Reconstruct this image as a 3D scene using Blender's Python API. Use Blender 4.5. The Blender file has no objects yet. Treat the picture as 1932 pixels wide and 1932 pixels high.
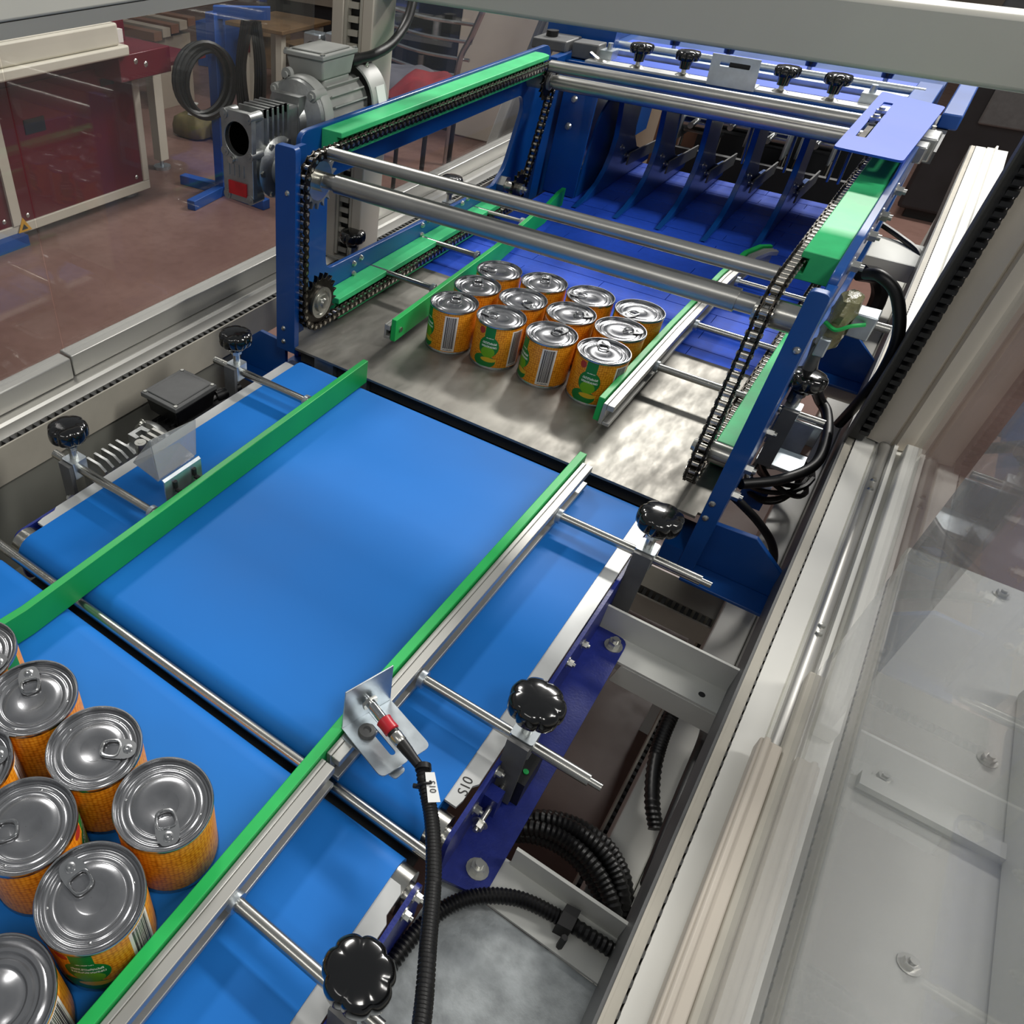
import bpy, bmesh, math, random
from mathutils import Vector, Matrix
random.seed(7)
PI = math.pi
BZ = 0.85                      # height of the conveyor belts above the floor; everything below is written relative to the belt top
SC = bpy.context.scene
COL = SC.collection

# ---------------------------------------------------------------- camera
cam = bpy.data.cameras.new('camera')
cam.sensor_fit = 'HORIZONTAL'; cam.sensor_width = 36.0
cam.lens = 1448.18 / 1932 * 36.0
cam.shift_x = (966 - 593.49) / 1932
cam.shift_y = (962.9 - 966) / 1932
cam.clip_start = 0.02; cam.clip_end = 60
CAM = bpy.data.objects.new('camera', cam); COL.objects.link(CAM)
rx = Vector((0.79071, 0.61171, 0.02430)); ry = Vector((0.42220, -0.51614, -0.74522)); rz = Vector((-0.44331, 0.59951, -0.66638))
CAM.matrix_world = Matrix(((rx.x, -ry.x, -rz.x, 0), (rx.y, -ry.y, -rz.y, 0), (rx.z, -ry.z, -rz.z, 0.68 + BZ), (0, 0, 0, 1)))
SC.camera = CAM

# ---------------------------------------------------------------- world, lights, exposure
W = bpy.data.worlds.new('hall'); SC.world = W; W.use_nodes = True
W.node_tree.nodes['Background'].inputs[0].default_value = (0.93, 0.97, 1.0, 1)
W.node_tree.nodes['Background'].inputs[1].default_value = 0.22
def lamp(loc, size, power, color=(1, 0.97, 0.92), aim=None):
    l = bpy.data.lights.new('hall_lamp', 'AREA'); l.shape = 'RECTANGLE'; l.size, l.size_y = size; l.energy = power; l.color = color
    o = bpy.data.objects.new('hall_lamp', l); COL.objects.link(o); o.location = (loc[0], loc[1], loc[2] + BZ)
    d = (Vector(aim) if aim else Vector((loc[0], loc[1], 0))) - Vector(loc)
    o.rotation_euler = d.to_track_quat('-Z', 'Y').to_euler()
    return o
lamp((-0.2, 5.2, 3.0), (2.2, 0.3), 210, aim=(-0.3, 1.5, 0))
lamp((1.7, 1.6, 2.5), (0.4, 1.4), 48, aim=(-0.2, 1.0, 0))
lamp((0.55, -0.35, 1.9), (0.35, 0.35), 8, aim=(-0.2, 0.5, 0))
lamp((-2.6, 2.6, 3.0), (1.4, 0.4), 70, aim=(-2.4, 2.6, -0.8))
lamp((-0.6, -1.6, 2.8), (1.6, 0.4), 10, aim=(-0.5, 0.5, 0))
SC.view_settings.view_transform = 'Standard'; SC.view_settings.look = 'None'
SC.view_settings.exposure = 0.0; SC.view_settings.gamma = 1.0; SC.view_settings.use_curve_mapping = False
try:
    SC.cycles.use_denoising = True
    SC.cycles.max_bounces = 10; SC.cycles.transparent_max_bounces = 16
    SC.cycles.caustics_reflective = False; SC.cycles.caustics_refractive = False
except Exception:
    pass

# ---------------------------------------------------------------- materials
def lin(h):
    h = h.lstrip('#'); r = [int(h[i:i + 2], 16) / 255 for i in (0, 2, 4)]
    return tuple(((c / 12.92) if c <= 0.04045 else ((c + 0.055) / 1.055) ** 2.4) for c in r) + (1,)
class N:
    def __init__(s, name):
        s.m = bpy.data.materials.new(name); s.m.use_nodes = True; s.t = s.m.node_tree
        s.b = s.t.nodes['Principled BSDF']; s.out = s.t.nodes['Material Output']
    def n(s, typ, **kw):
        x = s.t.nodes.new(typ)
        for k, v in kw.items(): setattr(x, k, v)
        return x
    def l(s, a, b): s.t.links.new(a, b)
    def set(s, i, v): s.b.inputs[i].default_value = v
    def math(s, op, a, b=None, c=None):
        x = s.n('ShaderNodeMath', operation=op)
        for i, v in enumerate((a, b, c)):
            if v is None: continue
            if isinstance(v, (int, float)): x.inputs[i].default_value = v
            else: s.l(v, x.inputs[i])
        return x.outputs[0]
    def mix(s, f, a, b):
        x = s.n('ShaderNodeMix', data_type='RGBA')
        if isinstance(f, (int, float)): x.inputs[0].default_value = f
        else: s.l(f, x.inputs[0])
        for i, v in ((6, a), (7, b)):
            if isinstance(v, tuple): x.inputs[i].default_value = v
            else: s.l(v, x.inputs[i])
        return x.outputs[2]
    def noise(s, scale, detail=3, stretch=None, rough=0.55):
        tc = s.n('ShaderNodeTexCoord'); mp = s.n('ShaderNodeMapping'); s.l(tc.outputs['Object'], mp.inputs[0])
        if stretch: mp.inputs['Scale'].default_value = stretch
        x = s.n('ShaderNodeTexNoise'); x.inputs['Scale'].default_value = scale; x.inputs['Detail'].default_value = detail; x.inputs['Roughness'].default_value = rough
        s.l(mp.outputs[0], x.inputs['Vector']); return x.outputs[0]
    def ramp(s, f, stops):
        x = s.n('ShaderNodeValToRGB'); e = x.color_ramp.elements
        while len(e) < len(stops): e.new(0.5)
        for i, (p, c) in enumerate(stops): e[i].position = p; e[i].color = c if isinstance(c, tuple) else (c, c, c, 1)
        s.l(f, x.inputs[0]); return x.outputs[0]
    def bump(s, h, strength, dist=0.001):
        x = s.n('ShaderNodeBump'); x.inputs['Strength'].default_value = strength; x.inputs['Distance'].default_value = dist
        s.l(h, x.inputs['Height']); s.l(x.outputs[0], s.b.inputs['Normal'])
MATS = {}
def mat(name, c, rough=0.5, metal=0.0, var=0.12, scale=18, stretch=None, bump=0.0, spec=0.5, coat=0.0, rv=0.12):
    """paint, plastic or metal with a little uneven colour and gloss"""
    n = N(name); c = lin(c)
    f = n.noise(scale, 4, stretch)
    dk = tuple(v * (1 - var) for v in c[:3]) + (1,); lt = tuple(min(1, v * (1 + var)) for v in c[:3]) + (1,)
    n.l(n.ramp(f, [(0.3, dk), (0.7, lt)]), n.b.inputs['Base Color'])
    n.l(n.math('MULTIPLY_ADD', f, rv, rough - rv / 2), n.b.inputs['Roughness'])
    n.set('Metallic', metal); n.set('Specular IOR Level', spec)
    if coat: n.set('Coat Weight', coat); n.set('Coat Roughness', 0.08)
    if bump: n.bump(n.noise(scale * 6, 3, stretch), bump)
    MATS[name] = n.m; return n.m
blue = mat('blue_enamel', '#06478f', 0.36, var=0.10, coat=0.25, scale=9)
blue2 = mat('blue_side_sheet', '#1b2a7c', 0.38, var=0.15, bump=0.25, scale=60)
beltm = mat('blue_belt_rubber', '#1a71c6', 0.55, var=0.04, scale=6, bump=0.05, spec=0.22)
modm = mat('blue_modular_belt', '#2450c6', 0.6, spec=0.2, var=0.10, scale=70, bump=0.12)
green = mat('green_plastic', '#1cb155', 0.42, var=0.08, scale=22, bump=0.05)
green2 = mat('green_wear_strip', '#3cc67c', 0.5, var=0.10, scale=30, bump=0.15)
green3 = mat('dark_green_bar', '#17a04c', 0.45, var=0.07, scale=14)
steel = mat('brushed_steel', '#9d9f9c', 0.33, 1.0, var=0.10, scale=8, stretch=(1, 14, 1), bump=0.03)
bar = mat('polished_bar', '#b9b8b2', 0.26, 1.0, var=0.03, scale=30, rv=0.03)
tubem = mat('galvanised_tube', '#b0afab', 0.33, 1.0, var=0.12, scale=60, stretch=(0.2, 1, 1))
zinc = mat('zinc_plate', '#c2cacf', 0.36, 0.9, var=0.12, scale=40)
alu = mat('aluminium_profile', '#bdbcb7', 0.40, 0.75, var=0.03, scale=12, stretch=(1, 0.1, 1))
bed = mat('pale_bed_sheet', '#c9cbca', 0.42, 0.35, var=0.06, scale=20)
cast = mat('cast_aluminium', '#a4a6a5', 0.38, 0.9, var=0.18, scale=35, bump=0.25)
motorg = mat('motor_grey_paint', '#9c9e9a', 0.45, 0.0, var=0.10, scale=16)
darkg = mat('dark_grey_plastic', '#5b5c5c', 0.45, var=0.12, scale=40, bump=0.1)
black = mat('black_plastic', '#0b0b0c', 0.16, var=0.2, coat=0.6)
blackr = mat('black_rubber', '#0c0c0d', 0.42, var=0.25, scale=50)
chainm = mat('oiled_chain_steel', '#3b3732', 0.34, 1.0, var=0.4, scale=120)
rollm = mat('chain_roller_steel', '#c4bfb5', 0.25, 1.0, var=0.3, scale=120)
sprok = mat('sprocket_steel', '#8c8c8b', 0.5, 0.4, var=0.2, scale=40)
white = mat('white_frame_paint', '#e6e5de', 0.45, var=0.05, scale=5)
white2 = mat('pale_grey_frame_paint', '#cfd0ca', 0.45, var=0.06, scale=5)
beige = mat('beige_duct_plastic', '#b9b4a7', 0.5, var=0.06, scale=20)
greyb = mat('grey_beam_paint', '#c2c0b6', 0.45, var=0.05, scale=3)
darkduct = mat('dark_duct_plastic', '#3d3d3b', 0.5, var=0.15)
traym = mat('galvanised_tray', '#a9aeaf', 0.45, 0.75, var=0.25, scale=45, bump=0.15)
trayd = mat('grey_inner_sheet', '#8b8c84', 0.5, 0.1, var=0.1, scale=6)
maroon = mat('maroon_panel_paint', '#5e0e20', 0.3, var=0.1, scale=6)
cream = mat('cream_frame_paint', '#cfcabb', 0.45, var=0.05, scale=6)
standb = mat('blue_stand_paint', '#164a96', 0.45, var=0.15, scale=10)
card = mat('brown_cardboard', '#74593a', 0.75, var=0.2, scale=15)
ochre = mat('ochre_sack', '#5d5330', 0.65, var=0.35, scale=14)
film = mat('white_stretch_film', '#b7b6b0', 0.35, var=0.15, scale=10, bump=0.4)
redp = mat('red_plastic', '#b4202c', 0.35, var=0.1)
holem = mat('dark_bore', '#030303', 0.95, var=0.0, spec=0.0)
redl = mat('red_label', '#b01c22', 0.4, var=0.2, scale=60)
yellow = mat('yellow_sticker', '#e2a92a', 0.5)
paper = mat('white_paper', '#dfe0de', 0.6, var=0.03)
ink = mat('black_ink', '#151515', 0.6, var=0.1)
wallm = mat('beige_wall', '#8f8577', 0.6, var=0.15, scale=2)
panelm = mat('beige_pillar_paint', '#cdc4b6', 0.5, var=0.08, scale=3)
rackm = mat('black_rack', '#1c1d20', 0.5, var=0.3, scale=8)
chrome = mat('chrome_wire', '#bfc0c0', 0.15, 1.0, var=0.1)
cloth = mat('grey_cloth', '#4d4d55', 0.8, var=0.25, scale=12, bump=0.4)
clothr = mat('red_cloth', '#741119', 0.75, var=0.25, scale=12, bump=0.4)
amber = mat('wrapped_plastic', '#7f7d5c', 0.22, var=0.35, scale=45, bump=0.8)
bolt_m = mat('zinc_bolt', '#c3c3bd', 0.30, 0.95, var=0.05, scale=40)
brown = mat('brown_board', '#6b4a38', 0.5, var=0.1)

def floor_mat():
    n = N('red_brown_floor')
    f = n.noise(1.3, 5); g = n.noise(22, 4)
    c = n.ramp(f, [(0.3, lin('#6a4e45')), (0.55, lin('#7e625a')), (0.75, lin('#8a6e66'))])
    c = n.mix(n.ramp(g, [(0.45, 0.0), (0.75, 0.30)]), c, lin('#5c4238'))
    n.l(c, n.b.inputs['Base Color']); n.l(n.math('MULTIPLY_ADD', g, 0.25, 0.22), n.b.inputs['Roughness'])
    return n.m
floorm = floor_mat()
def plate_mat():
    n = N('worn_stainless_plate')
    a = n.noise(6, 5, (1, 0.6, 1)); b = n.noise(26, 5, (2.0, 0.7, 1)); c = n.noise(140, 2, (0.25, 3, 1))
    n.l(n.ramp(a, [(0.3, lin('#6a6761')), (0.7, lin('#a3a19a'))]), n.b.inputs['Base Color'])
    n.l(n.ramp(b, [(0.3, 0.40), (0.7, 0.62)]), n.b.inputs['Roughness'])
    n.set('Metallic', 0.75); n.bump(n.math('ADD', b, n.math('MULTIPLY', c, 0.6)), 0.035, 0.0005)
    return n.m
platem = plate_mat()
def lid_mat():
    n = N('tinplate_lid'); f = n.noise(55, 4); n.l(n.ramp(f, [(0.3, lin('#8a8b8e')), (0.7, lin('#97989b'))]), n.b.inputs['Base Color'])
    n.set('Metallic', 0.85); n.l(n.math('MULTIPLY_ADD', f, 0.06, 0.19), n.b.inputs['Roughness']); return n.m
lidm = lid_mat()
rimm = mat('tinplate_rim', '#b4b5b6', 0.22, 1.0, var=0.06, scale=30)
def pane_mat(name, tint, haze, ior=1.5):
    n = N(name); n.t.nodes.remove(n.b)
    tr = n.n('ShaderNodeBsdfTransparent'); tr.inputs[0].default_value = tint
    gl = n.n('ShaderNodeBsdfGlossy'); gl.inputs['Roughness'].default_value = 0.02
    df = n.n('ShaderNodeBsdfDiffuse'); df.inputs[0].default_value = lin('#d9dcd8')
    lw = n.n('ShaderNodeLayerWeight'); lw.inputs[0].default_value = 0.5
    fr = n.n('ShaderNodeMath', operation='MULTIPLY_ADD'); fr.inputs[1].default_value = 0.95; fr.inputs[2].default_value = 0.045; n.l(n.math('POWER', lw.outputs['Facing'], 5), fr.inputs[0])
    m1 = n.n('ShaderNodeMixShader'); n.l(fr.outputs[0], m1.inputs[0]); n.l(tr.outputs[0], m1.inputs[1]); n.l(gl.outputs[0], m1.inputs[2])
    m2 = n.n('ShaderNodeMixShader'); m2.inputs[0].default_value = haze; n.l(m1.outputs[0], m2.inputs[1]); n.l(df.outputs[0], m2.inputs[2])
    n.l(m2.outputs[0], n.out.inputs[0]); return n.m
pane = pane_mat('polycarbonate_pane', (0.90, 0.90, 0.90, 1), 0.02)
pane2 = pane_mat('hazy_polycarbonate_pane', (0.90, 0.90, 0.91, 1), 0.15)
clear = pane_mat('scratched_clear_cover', (0.72, 0.73, 0.75, 1), 0.22)

def label_mat():
    """printed paper label of the cans: kernels all over, green pear-shaped panel at angle 0, bar code at angle 1.15"""
    n = N('printed_corn_label'); R = 0.0405
    tc = n.n('ShaderNodeTexCoord'); sp = n.n('ShaderNodeSeparateXYZ'); n.l(tc.outputs['Object'], sp.inputs[0])
    X, Y, Z = sp.outputs
    ang = n.math('ARCTAN2', Y, X); s = n.math('MULTIPLY', ang, R)
    cb = n.n('ShaderNodeCombineXYZ'); n.l(n.math('MULTIPLY', s, 260), cb.inputs[0]); n.l(n.math('MULTIPLY', Z, 260), cb.inputs[1])
    vo = n.n('ShaderNodeTexVoronoi'); vo.inputs['Scale'].default_value = 1.0; vo.inputs['Randomness'].default_value = 0.35; n.l(cb.outputs[0], vo.inputs['Vector'])
    base = n.ramp(vo.outputs['Distance'], [(0.0, lin('#f6b43c')), (0.4, lin('#e9951c')), (0.75, lin('#b56309'))])
    def ell(s0, z0, a, b):
        d = n.math('ADD', n.math('POWER', n.math('DIVIDE', n.math('SUBTRACT', s, s0), a), 2), n.math('POWER', n.math('DIVIDE', n.math('SUBTRACT', Z, z0), b), 2))
        return n.math('LESS_THAN', d, 1.0)
    def rect(s0, s1, z0, z1):
        a = n.math('MULTIPLY', n.math('GREATER_THAN', s, s0), n.math('LESS_THAN', s, s1))
        return n.math('MULTIPLY', a, n.math('MULTIPLY', n.math('GREATER_THAN', Z, z0), n.math('LESS_THAN', Z, z1)))
    g = n.math('MAXIMUM', ell(0, 0.041, 0.0175, 0.019), n.math('MAXIMUM', rect(-0.010, 0.008, 0.04, 0.080), ell(-0.004, 0.014, 0.020, 0.012)))
    col = n.mix(g, base, lin('#157a33'))
    col = n.mix(ell(0.000, 0.031, 0.012, 0.010), col, lin('#6fae1c'))
    col = n.mix(ell(-0.0165, 0.067, 0.006, 0.006), col, lin('#a8342a'))
    col = n.mix(ell(0.003, 0.0175, 0.0135, 0.0042), col, lin('#e0b62c'))
    wv = n.n('ShaderNodeTexNoise'); wv.inputs['Scale'].default_value = 1.0; wv.inputs['Detail'].default_value = 1
    cc = n.n('ShaderNodeCombineXYZ'); n.l(n.math('MULTIPLY', s, 900), cc.inputs[0]); n.l(n.math('MULTIPLY', Z, 500), cc.inputs[1]); n.l(cc.outputs[0], wv.inputs['Vector'])
    letters = n.math('GREATER_THAN', wv.outputs[0], 0.46)
    lines = n.math('MAXIMUM', rect(-0.007, 0.007, 0.0555, 0.0570), n.math('MAXIMUM', rect(-0.012, 0.013, 0.0455, 0.0495), rect(-0.013, 0.014, 0.0395, 0.0430)))
    col = n.mix(n.math('MULTIPLY', lines, letters), col, lin('#dfe9d8'))
    o = 1.18 * R
    col = n.mix(rect(o - 0.0115, o + 0.0115, 0.006, 0.071), col, lin('#e6e0d8'))
    bn = n.n('ShaderNodeTexNoise'); bn.inputs['Scale'].default_value = 1.0; bn.inputs['Detail'].default_value = 0
    c2 = n.n('ShaderNodeCombineXYZ'); n.l(n.math('MULTIPLY', s, 1500), c2.inputs[0]); n.l(c2.outputs[0], bn.inputs['Vector'])
    bars = n.math('MULTIPLY', rect(o - 0.009, o + 0.009, 0.011, 0.069), n.math('GREATER_THAN', bn.outputs[0], 0.44))
    digits = n.math('MULTIPLY', rect(o - 0.008, o + 0.008, 0.0075, 0.0095), letters)
    col = n.mix(n.math('MAXIMUM', bars, digits), col, lin('#4b4546'))
    n.l(col, n.b.inputs['Base Color']); n.set('Roughness', 0.38)
    n.bump(n.math('MULTIPLY', vo.outputs['Distance'], -1), 0.15, 0.0006)
    return n.m
labelm = label_mat()

# ---------------------------------------------------------------- mesh helpers
ORG = {}
def top(o):
    while o.parent: o = o.parent
    return o
def catmull(pts, k=6):
    P = [Vector(p) for p in pts]
    if len(P) < 3: return P
    Q = [P[0] * 2 - P[1]] + P + [P[-1] * 2 - P[-2]]; out = []
    for i in range(1, len(Q) - 2):
        a, b, c, d = Q[i - 1:i + 3]
        for j in range(k):
            t = j / k
            out.append(0.5 * ((2 * b) + (c - a) * t + (2 * a - 5 * b + 4 * c - d) * t * t + (3 * b - a - 3 * c + d) * t ** 3))
    return out + [P[-1]]
class M:
    def __init__(s): s.v = []; s.f = []
    def add(s, v, f):
        o = len(s.v); s.v += [tuple(p) for p in v]; s.f += [tuple(i + o for i in q) for q in f]; return s
    def box(s, x0, x1, y0, y1, z0, z1):
        return s.hexa([(x0, y0, z0), (x1, y0, z0), (x1, y1, z0), (x0, y1, z0), (x0, y0, z1), (x1, y0, z1), (x1, y1, z1), (x0, y1, z1)])
    def hexa(s, c):
        return s.add(c, [(0, 3, 2, 1), (4, 5, 6, 7), (0, 1, 5, 4), (1, 2, 6, 5), (2, 3, 7, 6), (3, 0, 4, 7)])
    def obox(s, c, ax, ay, az):
        c, ax, ay, az = map(Vector, (c, ax, ay, az))
        return s.hexa([c + ax * i + ay * j + az * k for k in (-1, 1) for i, j in ((-1, -1), (1, -1), (1, 1), (-1, 1))])
    def beam(s, p, q, w, h, up=(0, 0, 1)):
        p, q = Vector(p), Vector(q); d = (q - p); u = Vector(up); sx = d.cross(u).normalized(); uz = sx.cross(d).normalized()
        return s.obox((p + q) / 2, sx * w / 2, d / 2, uz * h / 2)
    def prism(s, poly, plane, lo, hi):
        n = len(poly)
        def P(a, b, c): return {'x': (c, a, b), 'y': (a, c, b), 'z': (a, b, c)}[plane]
        v = [P(a, b, lo) for a, b in poly] + [P(a, b, hi) for a, b in poly]
        return s.add(v, [tuple(range(n))[::-1], tuple(range(n, 2 * n))] + [(i, (i + 1) % n, n + (i + 1) % n, n + i) for i in range(n)])
    def plate(s, outer, holes, plane, lo, hi):
        """flat sheet with holes cut through it"""
        bm = bmesh.new(); es = []
        def P(a, b, c): return {'x': (c, a, b), 'y': (a, c, b), 'z': (a, b, c)}[plane]
        for loop in [outer] + list(holes):
            vs = [bm.verts.new(P(a, b, lo)) for a, b in loop]
            es += [bm.edges.new((vs[i], vs[(i + 1) % len(vs)])) for i in range(len(vs))]
        bmesh.ops.triangle_fill(bm, use_beauty=True, use_dissolve=False, edges=es)
        g = bmesh.ops.extrude_face_region(bm, geom=bm.faces[:])
        d = Vector(P(0, 0, hi - lo)); bmesh.ops.translate(bm, vec=d, verts=[e for e in g['geom'] if isinstance(e, bmesh.types.BMVert)])
        bm.verts.index_update(); s.add([tuple(x.co) for x in bm.verts], [tuple(x.index for x in q.verts) for q in bm.faces]); bm.free(); return s
    def cyl(s, p, q, r, r2=None, n=16, caps=True):
        p, q = Vector(p), Vector(q); r2 = r if r2 is None else r2; d = (q - p).normalized()
        a = d.orthogonal().normalized(); b = d.cross(a); v = []
        for c, rr in ((p, r), (q, r2)):
            v += [c + (a * math.cos(2 * PI * i / n) + b * math.sin(2 * PI * i / n)) * rr for i in range(n)]
        f = [(i, (i + 1) % n, n + (i + 1) % n, n + i) for i in range(n)]
        if caps: f += [tuple(range(n))[::-1], tuple(range(n, 2 * n))]
        return s.add(v, f)
    def tube(s, pts, r, n=8, k=6, rib=0, closed=False):
        C = catmull(pts, k) if k else [Vector(p) for p in pts]
        if rib:
            D = [C[0]]; step = rib; 
            for a, b in zip(C, C[1:]):
                L = (b - a).length; t = 0
                m = max(1, int(L / step + 0.5))
                D += [a + (b - a) * (j / m) for j in range(1, m + 1)]
            C = D
        v = []; f = []; prev = None; m = len(C)
        for i, c in enumerate(C):
            d = (C[min(i + 1, m - 1)] - C[max(i - 1, 0)]).normalized()
            if prev is None: a = d.orthogonal().normalized()
            else: a = (prev - d * prev.dot(d)).normalized()
            prev = a; b = d.cross(a); rr = r * (1.0 if not rib or i % 2 else 0.84)
            v += [c + (a * math.cos(2 * PI * j / n) + b * math.sin(2 * PI * j / n)) * rr for j in range(n)]
            if i: f += [((i - 1) * n + j, (i - 1) * n + (j + 1) % n, i * n + (j + 1) % n, i * n + j) for j in range(n)]
        f += [tuple(range(n))[::-1], tuple(range((m - 1) * n, m * n))]
        return s.add(v, f)
    def lathe(s, prof, c=(0, 0, 0), axis=(0, 0, 1), n=32, caps=True):
        c = Vector(c); d = Vector(axis).normalized(); a = d.orthogonal().normalized() if abs(d.z) < 0.99 else Vector((1, 0, 0)); b = d.cross(a); v = []; f = []
        for r, z in prof: v += [c + d * z + (a * math.cos(2 * PI * i / n) + b * math.sin(2 * PI * i / n)) * r for i in range(n)]
        for k in range(len(prof) - 1): f += [(k * n + i, k * n + (i + 1) % n, (k + 1) * n + (i + 1) % n, (k + 1) * n + i) for i in range(n)]
        if caps: f += [tuple(range(n))[::-1], tuple(range((len(prof) - 1) * n, len(prof) * n))]
        return s.add(v, f)
    def hexbolt(s, p, axis, r=0.006, h=0.005, washer=True):
        h *= 1.25; p = Vector(p); d = Vector(axis).normalized()
        if washer: s.cyl(p, p + d * 0.0012, r * 1.5, n=16)
        s.cyl(p + d * 0.0012, p + d * (h + 0.0012), r, n=6); s.cyl(p + d * (h + 0.0012), p + d * (h * 1.5 + 0.0012), r * 0.55, n=10); return s
    def build(s, name, m, parent=None, bev=0, smooth=40, loc=None, label=None):
        me = bpy.data.meshes.new(name)
        if parent is not None: o0 = ORG[top(parent).name]
        else: o0 = Vector(loc) if loc is not None else Vector((0, 0, 0))
        me.from_pydata([(x - o0[0], y - o0[1], z - o0[2]) for x, y, z in s.v], [], s.f); me.update()
        bm = bmesh.new(); bm.from_mesh(me); bmesh.ops.recalc_face_normals(bm, faces=bm.faces); bm.to_mesh(me); bm.free()
        me.polygons.foreach_set('use_smooth', [True] * len(me.polygons)); me.set_sharp_from_angle(angle=math.radians(smooth))
        me.materials.append(m)
        o = bpy.data.objects.new(name, me); COL.objects.link(o)
        if parent is not None: o.parent = parent
        else:
            o.location = (o0[0], o0[1], o0[2] + BZ); ORG[o.name] = o0
        if bev:
            b = o.modifiers.new('edge', 'BEVEL'); b.width = bev; b.segments = 2; b.limit_method = 'ANGLE'; b.angle_limit = math.radians(40)
        if label: o['label'] = label
        return o
def thing(name, label, cat, loc=(0, 0, 0), group=None):
    o = bpy.data.objects.new(name, None); COL.objects.link(o); o.empty_display_size = 0.02
    o.location = (loc[0], loc[1], loc[2] + BZ); ORG[o.name] = Vector(loc)
    o['label'] = label; o['category'] = cat
    if group: o['group'] = group
    return o
def tag(o, label, cat, group=None):
    o['label'] = label; o['category'] = cat
    if group: o['group'] = group
    return o
def struct(o): o['kind'] = 'structure'; return o
def copy_tree(src, parent=None):
    c = src.copy(); COL.objects.link(c)
    if parent is not None: c.parent = parent; c.matrix_parent_inverse = src.matrix_parent_inverse.copy()
    for ch in list(src.children): copy_tree(ch, c)
    return c
def place(src, loc, rz, label, first=False):
    o = src if first else copy_tree(src)
    o.location = (loc[0], loc[1], loc[2] + BZ); o.rotation_euler = (0, 0, rz); o['label'] = label; return o
def text(s, size, name, m, parent, loc, rot, ext=0.0002):
    cu = bpy.data.curves.new(name, 'FONT'); cu.body = s; cu.size = size; cu.extrude = ext; cu.align_x = 'CENTER'; cu.align_y = 'CENTER'; cu.materials.append(m)
    o = bpy.data.objects.new(name, cu); COL.objects.link(o); o.parent = parent
    me = bpy.data.meshes.new_from_object(o); bpy.data.objects.remove(o); o = bpy.data.objects.new(name, me); COL.objects.link(o); o.parent = parent
    o.location = Vector(loc) - ORG[top(parent).name]; o.rotation_euler = rot; return o
def rrect(a0, a1, b0, b1, r, k=4):
    out = []
    for cx, cy, t in ((a1 - r, b1 - r, 0), (a0 + r, b1 - r, 1), (a0 + r, b0 + r, 2), (a1 - r, b0 + r, 3)):
        out += [(cx + r * math.cos(PI / 2 * (t + j / k)), cy + r * math.sin(PI / 2 * (t + j / k))) for j in range(k + 1)]
    return out
def rpoly(pts, r, k=4):
    """polygon with its corners rounded"""
    out = []; n = len(pts)
    for i in range(n):
        p = Vector(pts[i]); a = Vector(pts[i - 1]) - p; b = Vector(pts[(i + 1) % n]) - p
        ri = min(r if not isinstance(r, (list, tuple)) else r[i], a.length * 0.45, b.length * 0.45)
        if ri <= 0: out.append(tuple(p)); continue
        s, e = p + a.normalized() * ri, p + b.normalized() * ri
        out += [tuple((1 - t) ** 2 * s + 2 * t * (1 - t) * p + t * t * e) for t in [j / k for j in range(k + 1)]]
    return out

# ================================================================ SETTING
FZ = -0.85
fl = struct(M().box(-9.5, 4, -3, 10.2, FZ - 0.05, FZ).build('floor', floorm))
struct(M().box(-9.5, 4, 10.0, 10.2, FZ, 2.6).build('wall_back', wallm))
struct(M().box(-9.7, -9.5, -3, 10.2, FZ, 2.6).build('wall_left', wallm))

# ---------------------------------------------------------------- guard enclosure of the machine
def comb(y0, y1, x0, x1, z0, z1, pitch, axis='y'):
    m = M(); t = y0
    while t < y1:
        if axis == 'y': m.prism([(x0, t), (x1, t + pitch * 0.1), (x1, t + pitch * 0.45), (x0, t + pitch * 0.62)], 'z', z0, z1)
        elif axis == 'z': m.box(x0, x1, z0, z1, t, t + pitch * 0.5)
        else: m.box(t, t + pitch * 0.5, x0, x1, z0, z1)
        t += pitch
    return m
def stuffed(o): o['kind'] = 'stuff'; return o
# left sill rail
gl = thing('guard_sill', 'long pale aluminium sill rail left of the conveyors with toothed cable duct', 'rail', (-0.94, 0.8, 0), 'machine guard sill rails')
M().prism([(-0.99, -0.05), (-0.899, -0.05), (-0.899, 0.0), (-0.925, 0.0), (-0.93, -0.004), (-0.934, 0.0), (-0.99, 0.0)], 'y', -0.4, 3.0).build('top_profile', alu, gl)
M().box(-0.888, -0.885, -0.4, 3.0, -0.062, -0.0005).box(-0.899, -0.888, -0.4, 3.0, -0.062, -0.055).build('duct_wall', beige, gl)
stuffed(comb(-0.4, 3.0, -0.8992, -0.8875, -0.02, -0.0006, 0.0136).build('duct_teeth', darkduct, gl))
M().box(-0.898, -0.890, -0.4, 3.0, -0.05, -0.021).build('duct_cables', blackr, gl)
M().box(-0.899, -0.892, -0.4, 1.0, -0.30, -0.064).box(-0.892, -0.72, -0.4, 0.93, -0.235, -0.23).build('skirt_sheet', trayd, gl)
M().hexbolt((-0.892, 0.70, -0.14), (1, 0, 0), 0.005, 0.004).build('skirt_bolt', bolt_m, gl)
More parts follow.
